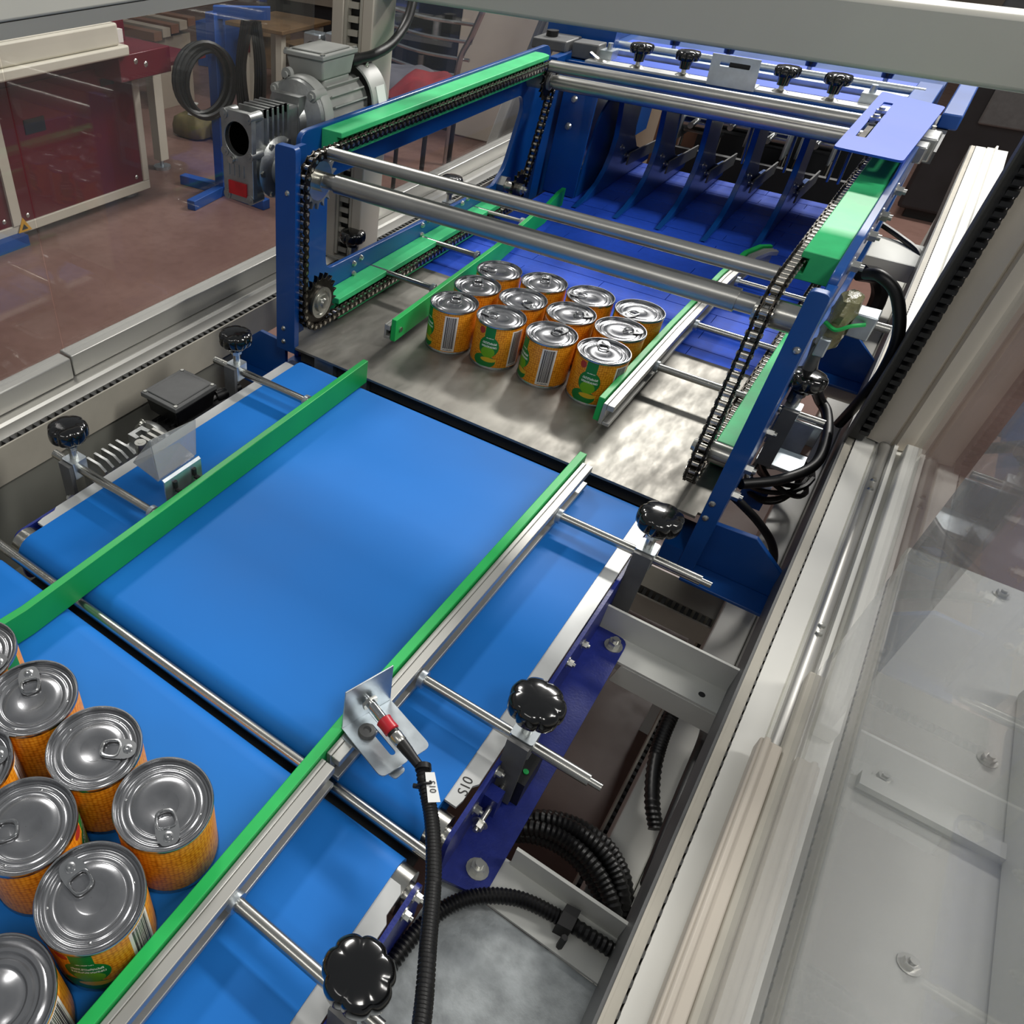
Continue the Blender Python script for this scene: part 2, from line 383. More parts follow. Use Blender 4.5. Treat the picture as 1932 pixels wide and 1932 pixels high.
# right sill rail
gr = thing('guard_sill', 'long white sill rail right of the conveyors with toothed cable duct', 'rail', (0.11, 0.8, 0), 'machine guard sill rails')
M().prism([(0.0885, -0.06), (0.17, -0.06), (0.17, 0.0), (0.143, 0.0), (0.141, 0.010), (0.136, 0.010), (0.134, 0.002), (0.117, 0.002), (0.115, -0.003), (0.113, 0.0), (0.0885, 0.0)], 'y', -0.4, 3.2).build('top_profile', white, gr, label='white top profile')
M().prism([(0.1175 + 0.008 * (1 - math.cos(t * PI / 8)), 0.002 + 0.007 * math.sin(t * PI / 8)) for t in range(9)], 'y', 0.52, 1.27).build('door_track', alu, gr, label='bright rounded aluminium track')
M().box(0.0765, 0.079, -0.4, 3.2, -0.062, -0.0005).box(0.079, 0.0885, -0.4, 3.2, -0.062, -0.05).build('duct_wall', beige, gr)
stuffed(comb(-0.4, 3.2, 0.0868, 0.0885, -0.02, 0.0004, 0.0136).build('duct_teeth', darkduct, gr))
M().box(0.079, 0.0868, -0.4, 3.2, -0.012, -0.0008).build('duct_cover', beige, gr)
M().box(0.0735, 0.0765, -0.4, 3.2, -0.075, -0.002).build('duct_shadow_strip', darkg, gr)  # dark grey strip standing in for the shadow along the duct bottom
for y in (0.545, 0.80, 0.815, 1.13, 1.155):
    M().lathe([(0.0005, 0.0035), (0.003, 0.003), (0.0042, 0.0)], (0.1255, y, 0.0085), (0, 0, 1), 12).build('track_screw', bolt_m, gr)
# posts and cross beam
pl = thing('guard_post', 'beige guard post behind the gearmotor with slotted cable duct', 'post', (-0.895, 1.3, 0), 'machine guard posts')
M().box(-0.937, -0.912, 1.27, 1.34, 0, 0.465).box(-0.872, -0.850, 1.27, 1.34, 0, 0.465).box(-0.912, -0.872, 1.30, 1.34, 0, 0.465).build('post_profile', panelm, pl, bev=0.002)
M().box(-0.911, -0.905, 1.272, 1.30, 0.01, 0.465).box(-0.879, -0.873, 1.272, 1.30, 0.01, 0.465).build('duct_wall', beige, pl)
for k in range(22):
    M().box(-0.905, -0.884, 1.275, 1.279, 0.015 + k * 0.0205, 0.0245 + k * 0.0205).build('duct_slat', beige, pl)
M().box(-0.905, -0.879, 1.284, 1.299, 0.01, 0.465).build('duct_cables', blackr, pl)
M().box(-0.948, -0.842, 1.268, 1.345, 0.0, 0.004).build('base_plate', greyb, pl)
pr = thing('guard_post', 'pale guard post standing on the right sill with black slotted duct', 'post', (0.13, 1.3, 0), 'machine guard posts')
M().prism([(0.100, 1.275), (0.130, 1.268), (0.134, 1.276), (0.138, 1.268), (0.168, 1.275), (0.168, 1.34), (0.100, 1.34)], 'z', 0.003, 0.465).build('post_profile', panelm, pr)
M().box(0.074, 0.0765, 1.245, 1.30, 0.0, 0.465).box(0.074, 0.099, 1.297, 1.30, 0.0, 0.465).box(0.0765, 0.096, 1.262, 1.297, 0.002, 0.465).build('duct_channel', darkduct, pr)
stuffed(comb(0.02, 0.46, 0.086, 0.0985, 1.246, 1.262, 0.0125, 'z').build('duct_teeth', blackr, pr))
bm_ = thing('guard_beam', 'thick grey cross beam running above the chain frame between both posts', 'beam', (-0.4, 1.3, 0.47))
M().box(-1.02, 0.25, 1.285, 1.345, 0.466, 0.54).build('beam_profile', greyb, bm_, bev=0.006)
bl = thing('guard_beam', 'grey upper side beam above the left guard doors at top left', 'beam', (-0.99, 0.5, 0.48))
M().box(-1.04, -0.97, -0.6, 1.285, 0.489, 0.56).build('beam_profile', greyb, bl, bev=0.004)
M().box(-1.03, -0.972, -0.6, 1.285, 0.471, 0.4885).build('door_track', alu, bl)
# guard doors
def door(x0, x1, y0, y1, z1, pm, label, fm, bot=0.037, zb=0.0005, frame=True):
    d = thing('guard_door', label, 'guard door', ((x0 + x1) / 2, (y0 + y1) / 2, zb), 'clear guard doors')
    M().box(x0, x1, y0, y1, zb, bot).build('bottom_rail', fm, d, bev=0.002)
    xm = (x0 + x1) / 2
    M().box(xm - 0.002, xm + 0.002, y0 + 0.001, y1 - 0.001, bot - 0.01, z1).build('pane', pm, d)
    return d
d1 = door(-0.985, -0.955, 0.624, 1.262, 0.47, pane, 'clear guard door left of the gearmotor, farther of the two before the post', alu)
d2 = door(-0.980, -0.950, -0.5, 0.619, 0.47, pane, 'clear guard door at far left of the picture, nearest leaf on the left sill', alu)
d5 = door(-0.985, -0.955, 1.36, 2.9, 0.47, pane, 'clear guard door on the left sill beyond the beige post', alu)
M().box(-0.974, -0.969, 0.20, 0.206, 0.03, 0.47).build('pane_edge', alu, d2)
d3 = door(0.126, 0.142, -0.5, 0.72, 0.465, pane2, 'hazy clear guard door leaning over the right sill in the lower right', beige, bot=0.026, zb=0.0105)
M().box(0.105, 0.1255, -0.4, 0.60, 0.0105, 0.03).box(0.108, 0.114, -0.4, 0.60, 0.03, 0.034).build('bottom_rail', panelm, d3, bev=0.002)
d4 = door(0.148, 0.168, 0.66, 1.262, 0.465, pane, 'clear guard door on the right sill just before the pale post', white, bot=0.022)

# ---------------------------------------------------------------- red bench machine and things seen through the left doors
rm = thing('bench_machine', 'maroon and cream bench machine standing beyond the left guard doors', 'machine', (-3.5, 2.2, FZ))
M().box(-3.31, -3.28, 0.9, 2.85, -0.81, -0.765).box(-3.31, -3.28, 2.81, 2.85, -0.765, -0.235).build('front_frame', cream, rm, bev=0.004)
M().prism([(1.985, -0.765), (2.035, -0.765), (2.035, -0.27), (1.985, -0.27)], 'x', -3.315, -3.275).build('front_upright', cream, rm)
M().box(-3.35, -3.29, 0.9, 1.985, -0.765, -0.115).build('side_panel', maroon, rm)
M().box(-3.35, -3.29, 2.035, 2.81, -0.765, -0.20).build('side_panel', maroon, rm)
M().box(-3.9, -3.295, 0.9, 2.64, -0.2, -0.1).build('upper_panel', maroon, rm)
M().box(-3.9, -3.10, 1.0, 2.61, -0.082, 0.006).build('worktop', cream, rm, bev=0.01)
M().box(-3.9, -3.08, 1.0, 2.645, -0.125, -0.0825).build('worktop_lip', cream, rm, bev=0.008)
M().box(-3.7, -3.11, 2.60, 2.92, -0.235, -0.126).build('end_beam', maroon, rm, bev=0.004)
M().box(-3.7, -3.35, 2.62, 2.86, -0.1255, 0.0).build('end_box', maroon, rm, bev=0.004)
M().box(-3.40, -3.32, 2.72, 2.82, -0.1255, -0.07).build('end_bracket', white, rm)
for y, z in ((2.70, -0.16), (2.76, -0.18)): M().lathe([(0.008, 0.004), (0.013, 0)], (-3.11, y, z), (1, 0, 0), 10).build('panel_bolt', bolt_m, rm)
for y, z in ((2.77, -0.735), (2.08, -0.74), (1.95, -0.735)): M().lathe([(0.006, 0.004), (0.011, 0)], (-3.289, y, z), (1, 0, 0), 10).build('panel_screw', bolt_m, rm)
M().box(-3.29, -3.286, 2.16, 2.27, -0.40, -0.34).build('panel_recess', rackm, rm)
M().box(-3.29, -3.286, 2.62, 2.70, -0.28, -0.25).build('panel_slot', rackm, rm)
tri = M().prism([(2.0, -0.80), (2.075, -0.80), (2.037, -0.735)], 'x', -3.275, -3.272).build('warning_sticker', yellow, rm, label='yellow warning triangle sticker')
M().prism([(2.02, -0.79), (2.055, -0.79), (2.037, -0.765)], 'x', -3.2718, -3.271).build('sticker_mark', ink, tri)
for y in (1.3, 2.78): M().cyl((-3.4, y, -0.85), (-3.4, y, -0.83), 0.06, n=14).cyl((-3.4, y, -0.84), (-3.4, y, -0.765), 0.012, n=8).build('foot', zinc, rm)
for px_, py_ in ((-3.56, 3.2), (-3.75, 3.05)):
    M().box(px_ - 0.03, px_ + 0.03, py_ - 0.03, py_ + 0.03, -0.80, -0.236).build('leg', cream, rm)
    M().cyl((px_, py_, -0.85), (px_, py_, -0.835), 0.05, n=12).cyl((px_, py_, -0.84), (px_, py_, -0.79), 0.012, n=8).build('foot', zinc, rm)
M().box(-3.6, -3.2, 2.9, 3.25, -0.236, -0.22).build('end_shelf', maroon, rm)
hs = tag(M().prism([(-3.42, FZ), (-3.23, FZ), (-3.23, -0.80), (-3.42, -0.80)], 'y', 1.45, 2.02).build('steel_crate', standb, loc=(-3.3, 1.7, FZ)), 'low blue crate on the floor under the front of the maroon bench', 'crate')
st = thing('cable_stand', 'blue steel stand with cross feet holding black cable coils', 'stand', (-3.01, 3.13, FZ))
M().box(-3.04, -2.98, 3.10, 3.16, -0.82, 0.0).build('column', standb, st, bev=0.003)
M().beam((-3.01, 3.13, -0.0), (-2.80, 3.30, 0.0), 0.05, 0.05).build('top_arm', standb, st)
for q in ((-3.29, 3.10), (-2.97, 2.84), (-2.68, 3.11), (-3.03, 3.40)): M().beam((-3.01, 3.13, -0.825), (q[0], q[1], -0.825), 0.05, 0.05).build('foot_bar', standb, st, bev=0.003)
cc = thing('cable_coil', 'round coil of black cable hung on the blue stand', 'cable', (-3.06, 3.0, -0.4), 'black cable coils')
for k in range(7):
    rr = 0.19 + 0.014 * math.sin(k * 2.1); o_ = Vector((-2.99 + 0.02 * math.sin(k * 1.7), 3.01 + 0.012 * k - 0.02, -0.26 - 0.006 * k))
    M().tube([o_ + Vector((0.3 * rr * math.cos(t) * 0.8, rr * math.cos(t) * 0.70, rr * 0.80 * math.sin(t))) for t in [2 * PI * i / 16 for i in range(17)]], 0.011, 6, 2).build('cable_loop', blackr, cc)
cc2 = thing('cable_coil', 'long black cable loops hanging from the arm of the blue stand', 'cable', (-2.9, 3.2, -0.1), 'black cable coils')
for k in range(4):
    M().tube([(-2.90 + 0.015 * k, 3.22, -0.03), (-2.93 + 0.012 * k, 3.2, -0.25), (-2.91 + 0.02 * k, 3.2, -0.5), (-2.86 + 0.015 * k, 3.22, -0.52 - 0.01 * k), (-2.84 + 0.015 * k, 3.24, -0.25), (-2.86 + 0.012 * k, 3.24, -0.03)], 0.014, 6).build('cable_loop', blackr, cc2)
def crate_box(x, y, w, d, h, m, label, name='carton', cat='box', rz=0.2, flap=True, grp=None, z=FZ):
    t = thing(name, label, cat, (x, y, z), grp); t.rotation_euler = (0, 0, rz)
    o = ORG[t.name]
    M().box(x - w / 2, x + w / 2, y - d / 2, y + d / 2, z, z + h).build('body', m, t, bev=0.004)
    if flap:
        M().prism([(x - w / 2, y - d / 2), (x + w / 2, y - d / 2), (x + w / 2, y - d / 2 - 0.09), (x - w / 2, y - d / 2 - 0.09)], 'z', z + h - 0.004, z + h + 0.001).build('flap', m, t)
    return t
crate_box(-4.80, 5.62, 0.30, 0.30, 0.25, card, 'brown carton with open flaps on the floor beside the motor', rz=0.35)
crate_box(-4.45, 5.75, 0.24, 0.26, 0.20, card, 'smaller brown carton to the right of the open carton', rz=-0.2)
crate_box(-5.08, 5.35, 0.28, 0.3, 0.32, standb, 'blue plastic bin on the floor behind the cable stand', 'storage_bin', 'bin', flap=False)
def sack(x, y, w, d, h, m, label):
    t = thing('sack', label, 'sack', (x, y, FZ), 'sacks on the floor')
    v = []
    mm = M(); prof = [(0.80, 0), (1.0, 0.12), (1.02, 0.5), (0.95, 0.85), (0.6, 1.0), (0.1, 1.04)]
    n = 18
    for a, b in prof: v += [(x + w / 2 * a * math.copysign(abs(math.cos(2 * PI * i / n)) ** 0.5, math.cos(2 * PI * i / n)) * (1 + 0.05 * math.sin(i * 2.3 + b * 5)), y + d / 2 * a * math.copysign(abs(math.sin(2 * PI * i / n)) ** 0.5, math.sin(2 * PI * i / n)), FZ + h * b * (1 + 0.06 * math.sin(i * 1.7))) for i in range(n)]
    f = [(k * n + i, k * n + (i + 1) % n, (k + 1) * n + (i + 1) % n, (k + 1) * n + i) for k in range(len(prof) - 1) for i in range(n)] + [tuple(range(n))[::-1], tuple(range((len(prof) - 1) * n, len(prof) * n))]
    mm.add(v, f).build('body', m, t, smooth=60)
    M().lathe([(w * 0.16, 0), (w * 0.08, 0.03), (w * 0.14, 0.06)], (x, y, FZ + h * 1.0), n=10).build('tied_neck', film, t)
    return t
sack(-3.86, 3.78, 0.26, 0.20, 0.13, ochre, 'dark ochre sack lying on the floor behind the cable stand')
sack(-3.60, 3.86, 0.26, 0.20, 0.13, ochre, 'pale ochre sack with white top beside the darker sack')
tb = thing('work_table', 'small table with light wooden top and white legs behind the motor', 'table', (-4.1, 4.7, FZ))
M().box(-4.32, -3.80, 4.6, 5.15, -0.385, -0.36).build('tabletop', card, tb, bev=0.004)
for x, y in ((-4.16, 4.66), (-3.86, 5.08), (-4.28, 5.1), (-3.88, 4.68)): M().box(x - 0.025, x + 0.025, y - 0.025, y + 0.025, FZ, -0.385).build('leg', cream, tb)
M().box(-4.20, -4.12, 4.622, 4.634, -0.53, -0.387).build('corner_plate', maroon, tb)
sh = thing('timber_shelf', 'low shelf of grey boards behind the maroon bench', 'shelf', (-4.6, 4.4, FZ))
for k in range(5): M().box(-5.6, -4.4, 4.0 + 0.08 * k, 4.07 + 0.08 * k, -0.42 + 0.012 * k, -0.37 + 0.012 * k).build('board', wallm if k % 2 else brown, sh)
for x in (-5.5, -4.5): M().box(x - 0.05, x + 0.05, 4.02, 4.38, FZ, -0.42).build('support', wallm, sh)
bk = thing('machine_cabinet', 'tall black machine cabinet in the far left background', 'cabinet', (-5.0, 7.2, FZ))
M().box(-6.0, -4.3, 6.9, 7.7, FZ, 0.7).build('body', rackm, bk, bev=0.01)
for k in range(4): M().box(-5.9, -4.4, 6.86, 6.90, -0.6 + k * 0.28, -0.42 + k * 0.28).build('shelf_front', darkg if k % 2 else wallm, bk)
vb = thing('valve_unit', 'small grey valve unit beside the black cabinet', 'valve', (-3.62, 4.75, FZ))
M().box(-3.70, -3.56, 4.7, 4.8, -0.52, -0.36).build('housing', zinc, vb, bev=0.01)
M().box(-3.52, -3.42, 4.7, 4.8, -0.50, -0.34).build('housing', zinc, vb, bev=0.01)
M().cyl((-3.63, 4.69, -0.44), (-3.63, 4.699, -0.44), 0.035, n=16).build('dial', rackm, vb)
M().cyl((-3.42, 4.75, -0.42), (-3.32, 4.75, -0.42), 0.02, n=10).build('nipple', brown, vb)
M().box(-3.66, -3.46, 4.72, 4.78, FZ, -0.52).build('pedestal', rackm, vb)
# things beyond the post: rack, cart, jacket, panels
rk = thing('tool_rack', 'dark rack of machine parts seen right of the beige post', 'rack', (-3.0, 5.0, FZ))
for x in (-3.55, -3.12, -2.72): M().box(x - 0.03, x + 0.03, 5.0, 5.06, FZ, 0.6).build('upright', rackm, rk)
for k in range(6): M().box(-3.55, -2.72, 4.98, 5.3, -0.8 + k * 0.22, -0.775 + k * 0.22).build('shelf', darkg, rk)
M().box(-3.6, -2.66, 5.3, 5.33, FZ, 0.6).build('back_panel', rackm, rk)
for k in range(9): M().cyl((-3.42 + 0.09 * k, 5.05, -0.775 + 0.22 * (k % 4)), (-3.42 + 0.09 * k, 5.05, -0.66 + 0.22 * (k % 4)), 0.03, n=10).build('stored_part', [zinc, cast, steel][k % 3], rk)
bp = thing('wall_panel', 'tall beige cabinet panel behind the chain frame at top centre', 'cabinet', (-2.2, 5.0, FZ))
M().box(-2.66, -1.55, 4.95, 5.35, FZ, 0.75).build('body', panelm, bp, bev=0.01)
for k, z in enumerate((-0.22, -0.30, -0.36)): M().box(-1.98, -1.84, 4.94, 4.952, z, z + 0.02).build('vent_slot', film, bp)
pk = tag(M().box(-1.5, -0.85, 5.2, 5.5, FZ, 0.75).build('wall_board', wallm, loc=(-1.2, 5.3, FZ), bev=0.01), 'brown board standing right of the beige cabinet panel', 'board')
ct = thing('wire_cart', 'chrome wire cart with bent handle in front of the beige panel', 'cart', (-2.4, 4.4, FZ))
for k in range(5): M().tube([(-2.95, 4.5, -0.02 - 0.085 * k), (-2.60, 4.40, -0.03 - 0.085 * k), (-2.28, 4.4, -0.03 - 0.085 * k)], 0.010, 6).build('wire', chrome, ct)
M().tube([(-2.16, 4.38, 0.15), (-2.27, 4.38, -0.15), (-2.33, 4.38, -0.30), (-2.335, 4.38, -0.60), (-2.335, 4.38, FZ)], 0.018, 8).build('handle', chrome, ct)
M().tube([(-2.95, 4.5, 0.15), (-2.95, 4.5, FZ)], 0.018, 8, 0).build('rear_post', chrome, ct)
ar = thing('profile_bundle', 'leaning dark aluminium profiles before the beige panel', 'profiles', (-2.05, 4.5, FZ))
for k in range(3): M().beam((-2.12 + 0.05 * k, 4.45, FZ), (-1.93 + 0.045 * k, 4.75, 0.3), 0.035, 0.035).build('profile', [darkg, alu, rackm][k], ar)
ch = thing('stool', 'dark stool under the jacket beyond the chain frame', 'stool', (-2.08, 3.55, FZ))
M().box(-2.32, -1.92, 3.4, 3.75, -0.31, -0.27).build('seat', rackm, ch, bev=0.01)
for x, y in ((-2.28, 3.44), (-1.96, 3.44), (-2.28, 3.71), (-1.96, 3.71)): M().cyl((x, y, FZ), (x, y, -0.31), 0.012, n=8).build('leg', rackm, ch)
def cloth_lump(name, m, x0, x1, y0, y1, z, h, par, seed):
    mm = M(); nx, ny = 14, 8; v = []
    for j in range(ny + 1):
        for i in range(nx + 1):
            a, b = i / nx, j / ny; e = max(0, math.sin(PI * a) * math.sin(PI * b)) ** 0.35
            v.append((x0 + (x1 - x0) * a, y0 + (y1 - y0) * b, z + h * e * (0.75 + 0.25 * math.sin(a * 9 + seed) * math.cos(b * 7 + seed * 2))))
    n1 = nx + 1; f = [(j * n1 + i, j * n1 + i + 1, (j + 1) * n1 + i + 1, (j + 1) * n1 + i) for j in range(ny) for i in range(nx)]
    k = len(v); v += [(p[0], p[1], z - 0.004) for p in v]; f += [tuple(q + k for q in g[::-1]) for g in f]
    return mm.add(v, f).build(name, m, par, smooth=70)
jk = thing('jacket', 'grey and red work jacket lying on the dark stool', 'jacket', (-2.1, 3.55, -0.265))
cloth_lump('grey_body', cloth, -2.42, -2.02, 3.38, 3.78, -0.265, 0.11, jk, 1)
cloth_lump('red_sleeve', clothr, -2.16, -1.88, 3.35, 3.7, -0.262, 0.115, jk, 3)
sf = thing('wrapped_bundle', 'bundle wrapped in white stretch film leaning outside the left sill', 'bundle', (-1.22, 2.65, FZ))
M().beam((-1.26, 2.62, FZ), (-1.12, 2.80, 0.06), 0.36, 0.05, up=(1, -0.4, 0)).build('body', film, sf, bev=0.01)
# right side, outside the guard
wt = thing('outside_table', 'white sheet metal machine top outside the right guard door', 'machine', (0.6, 0.6, FZ))
M().box(0.215, 1.3, -0.6, 1.20, -0.125, -0.10).build('top_sheet', white2, wt, bev=0.004)
M().box(0.26, 1.25, -0.55, 1.15, FZ, -0.125).build('body', white2, wt)
M().box(0.225, 0.62, 0.715, 0.735, -0.1, -0.088).build('lip', white2, wt)
for x, y in ((0.248, 0.747), (0.333, 1.17), (0.34, 0.85), (0.30, 0.55), (0.40, 0.62)):
    M().hexbolt((x, y, -0.1), (0, 0, 1), 0.007, 0.005).build('top_bolt', bolt_m, wt)
M().box(0.36, 0.46, 0.30, 0.98, -0.1, -0.03).build('reflection_strip', white2, wt, bev=0.006)  # raised white strip modelled in place of a reflection in the door pane
bx = thing('control_cabinet', 'large black cabinet on the floor at the far top right', 'cabinet', (0.5, 5.9, FZ))
M().box(-0.05, 1.0, 5.3, 6.6, FZ + 0.05, 0.1).build('body', rackm, bx, bev=0.02)
M().box(0.1, 0.5, 5.28, 5.30, -0.35, -0.05).build('front_hatch', darkg, bx, bev=0.01)
M().box(0.0, 0.95, 5.35, 6.55, FZ, FZ + 0.05).build('plinth', ink, bx)

# ================================================================ CONVEYORS
XL, XR = -0.703, -0.109
def belt_loop(y0, y1, r, x0, x1, z=0.0):
    n = 10; o = []
    for i in range(n + 1): t = PI / 2 + PI * i / n; o.append((y0 + r + r * math.cos(t), z - r + r * math.sin(t)))
    for i in range(n + 1): t = -PI / 2 + PI * i / n; o.append((y1 - r + r * math.cos(t), z - r + r * math.sin(t)))
    return M().prism(o, 'x', x0, x1)
def conveyor(y0, y1, label, near):
    c = thing('belt_conveyor', label, 'conveyor', (-0.406, (y0 + y1) / 2, -0.05), 'blue belt conveyors')
    belt_loop(y0, y1, 0.024, XL, XR).build('belt', beltm, c)
    for x0, x1 in ((-0.109, -0.0905), (-0.7225, -0.703)):
        a, b = y0 + 0.045, y1 - 0.03
        xe, xi = (x1, x0) if x0 > -0.4 else (x0, x1)
        s_ = 1 if x0 > -0.4 else -1
        poly = [(xi, a), (xe - s_ * 0.004, a), (xe, a + 0.006), (xe, b - 0.012), (xe - s_ * 0.006, b), (xi, b)]
        if not near: poly = [(xi, a), (xe - s_ * 0.006, a), (xe - s_ * 0.004, a + 0.01), (xe - s_ * 0.004, a + 0.028), (xe, a + 0.034), (xe, b), (xi, b)]
        if near: poly = [(xi, a), (xe, a), (xe, b - 0.034), (xe - s_ * 0.004, b - 0.028), (xe - s_ * 0.004, b - 0.006), (xe - s_ * 0.008, b), (xi, b)]
        M().prism(poly, 'z', -0.005, -0.0015).build('bed_strip', bed, c, label='pale bed sheet edge')
    for x0, x1 in ((-0.0895, -0.0850), (-0.7275, -0.7235)):
        pl_ = M().prism(rpoly([(y0 + 0.012, -0.09), (y1 - 0.012, -0.09), (y1 - 0.012, -0.006), (y0 + 0.012, -0.006)], 0.015), 'x', x0, x1).build('side_plate', blue2, c)
        s_ = 1 if x0 > -0.4 else -1; xf = x1 if s_ > 0 else x0
        for y in ([0.49, 0.545, 0.60, 0.655, 0.39, 0.43, 0.85] if not near else [0.05, 0.12, 0.215, 0.262, 0.28]):
            M().hexbolt((xf, y, -0.022 - 0.012 * math.sin(y * 40)), (s_, 0, 0), 0.0045, 0.004).build('side_bolt', bolt_m, pl_)
    for y in ((y0 + 0.024), (y1 - 0.024)):
        M().cyl((-0.721, y, -0.024), (XL, y, -0.024), 0.0215, n=24).build('end_roller', bar, c)
        M().cyl((XR, y, -0.024), (-0.094, y, -0.024), 0.0215, n=24).cyl((-0.094, y, -0.024), (-0.0895, y, -0.024), 0.012, n=16).build('end_roller', bar, c)
    return c
cA = conveyor(-0.55, 0.306, 'near blue belt conveyor at bottom left carrying the front cans', True)
cB = conveyor(0.323, 0.911, 'middle blue belt conveyor with empty wide belt before the steel plate', False)
M().box(XL, XR, 0.285, 0.345, -0.078, -0.070).build('gap_shade_plate', darkduct, cB); M().box(XL - 0.02, XR + 0.02, 0.895, 1.15, -0.060, -0.054).build('gap_shade_plate', darkduct, cB)  # dark plates added below both gaps to stand in for their shade
fl_ = M().prism(rpoly([(-0.085, 0.335), (-0.041, 0.345), (-0.046, 0.735), (-0.085, 0.735)], [0, 0.006, 0.014, 0]), 'z', -0.080, -0.0755).build('mounting_flange', blue2, cB)
for y in (0.365, 0.715): M().hexbolt((-0.0585, y, -0.0755), (0, 0, 1), 0.0075, 0.007).build('flange_bolt', bolt_m, fl_)
tn = M().box(-0.085, -0.070, 0.412, 0.428, -0.06, -0.03).build('belt_tensioner', blue2, cB)
M().cyl((-0.076, 0.39, -0.045), (-0.076, 0.47, -0.045), 0.003, n=10).hexbolt((-0.076, 0.392, -0.045), (0, -1, 0), 0.0055, 0.005).build('tension_screw', bolt_m, tn)
M().box(-0.0848, -0.058, 0.448, 0.50, -0.0755, -0.035).build('terminal_block', blackr, cB)
M().cyl((-0.064, 0.463, -0.035), (-0.064, 0.463, -0.0335), 0.003, n=10).build('green_lamp', green3, cB)
text('S10', 0.014, 'handwriting', ink, cB, (-0.0995, 0.392, -0.0013), (0, 0, math.radians(100)), 0.00005)
nip = tag(M().cyl((-0.735, 0.3165, -0.010), (-0.094, 0.3165, -0.010), 0.0062, n=16).cyl((-0.094, 0.3165, -0.010), (-0.086, 0.3165, -0.010), 0.004, n=12).build('cross_shaft', bar, loc=(-0.41, 0.3165, -0.01)), 'thin steel shaft lying in the gap between both blue belts', 'shaft')
# transfer plate and modular belt
tp = thing('transfer_plate', 'worn stainless transfer plate carrying the far block of cans', 'plate', (-0.406, 1.14, -0.002))
M().prism([(-0.772, 0.926), (-0.049, 0.926), (-0.049, 0.937), (-0.036, 0.937), (-0.036, 1.352), (-0.772, 1.352)], 'z', -0.004, 0.0).build('sheet', platem, tp)
M().box(-0.74, -0.07, 0.945, 0.965, -0.035, -0.004).build('support_bar', darkduct, tp)
M().box(-0.70, -0.66, 0.932, 0.944, -0.05, -0.004).build('support_block', zinc, tp); M().box(-0.62, -0.59, 0.932, 0.944, -0.05, -0.004).build('support_block', zinc, tp)
mb = thing('modular_belt', 'royal blue modular plastic belt running from the steel plate under the dividers', 'conveyor', (-0.406, 2.0, -0.02))
k = 0; y = 1.354
while y < 2.33:
    m = M(); xs = [-0.745, -0.745 + (0.16 if k % 2 else 0.32), -0.30 + (0.0 if k % 2 else 0.1), -0.042]
    for a, b in zip(xs, xs[1:]): m.prism([(a + 0.0006, y + 0.0005), (b - 0.0006, y + 0.0005), (b - 0.0006, y + 0.0375), (a + 0.0006, y + 0.0375)], 'z', -0.012, -0.0025 + 0.0004 * (k % 2))
    for j in range(40):
        xx = -0.74 + j * 0.0172; m.box(xx, xx + 0.008, y + 0.0375, y + 0.0400, -0.011, -0.004)
    m.build('belt_module', modm, mb); y += 0.0381; k += 1
M().box(-0.76, -0.03, 1.36, 2.37, -0.06, -0.014).build('slide_bed', darkduct, mb)

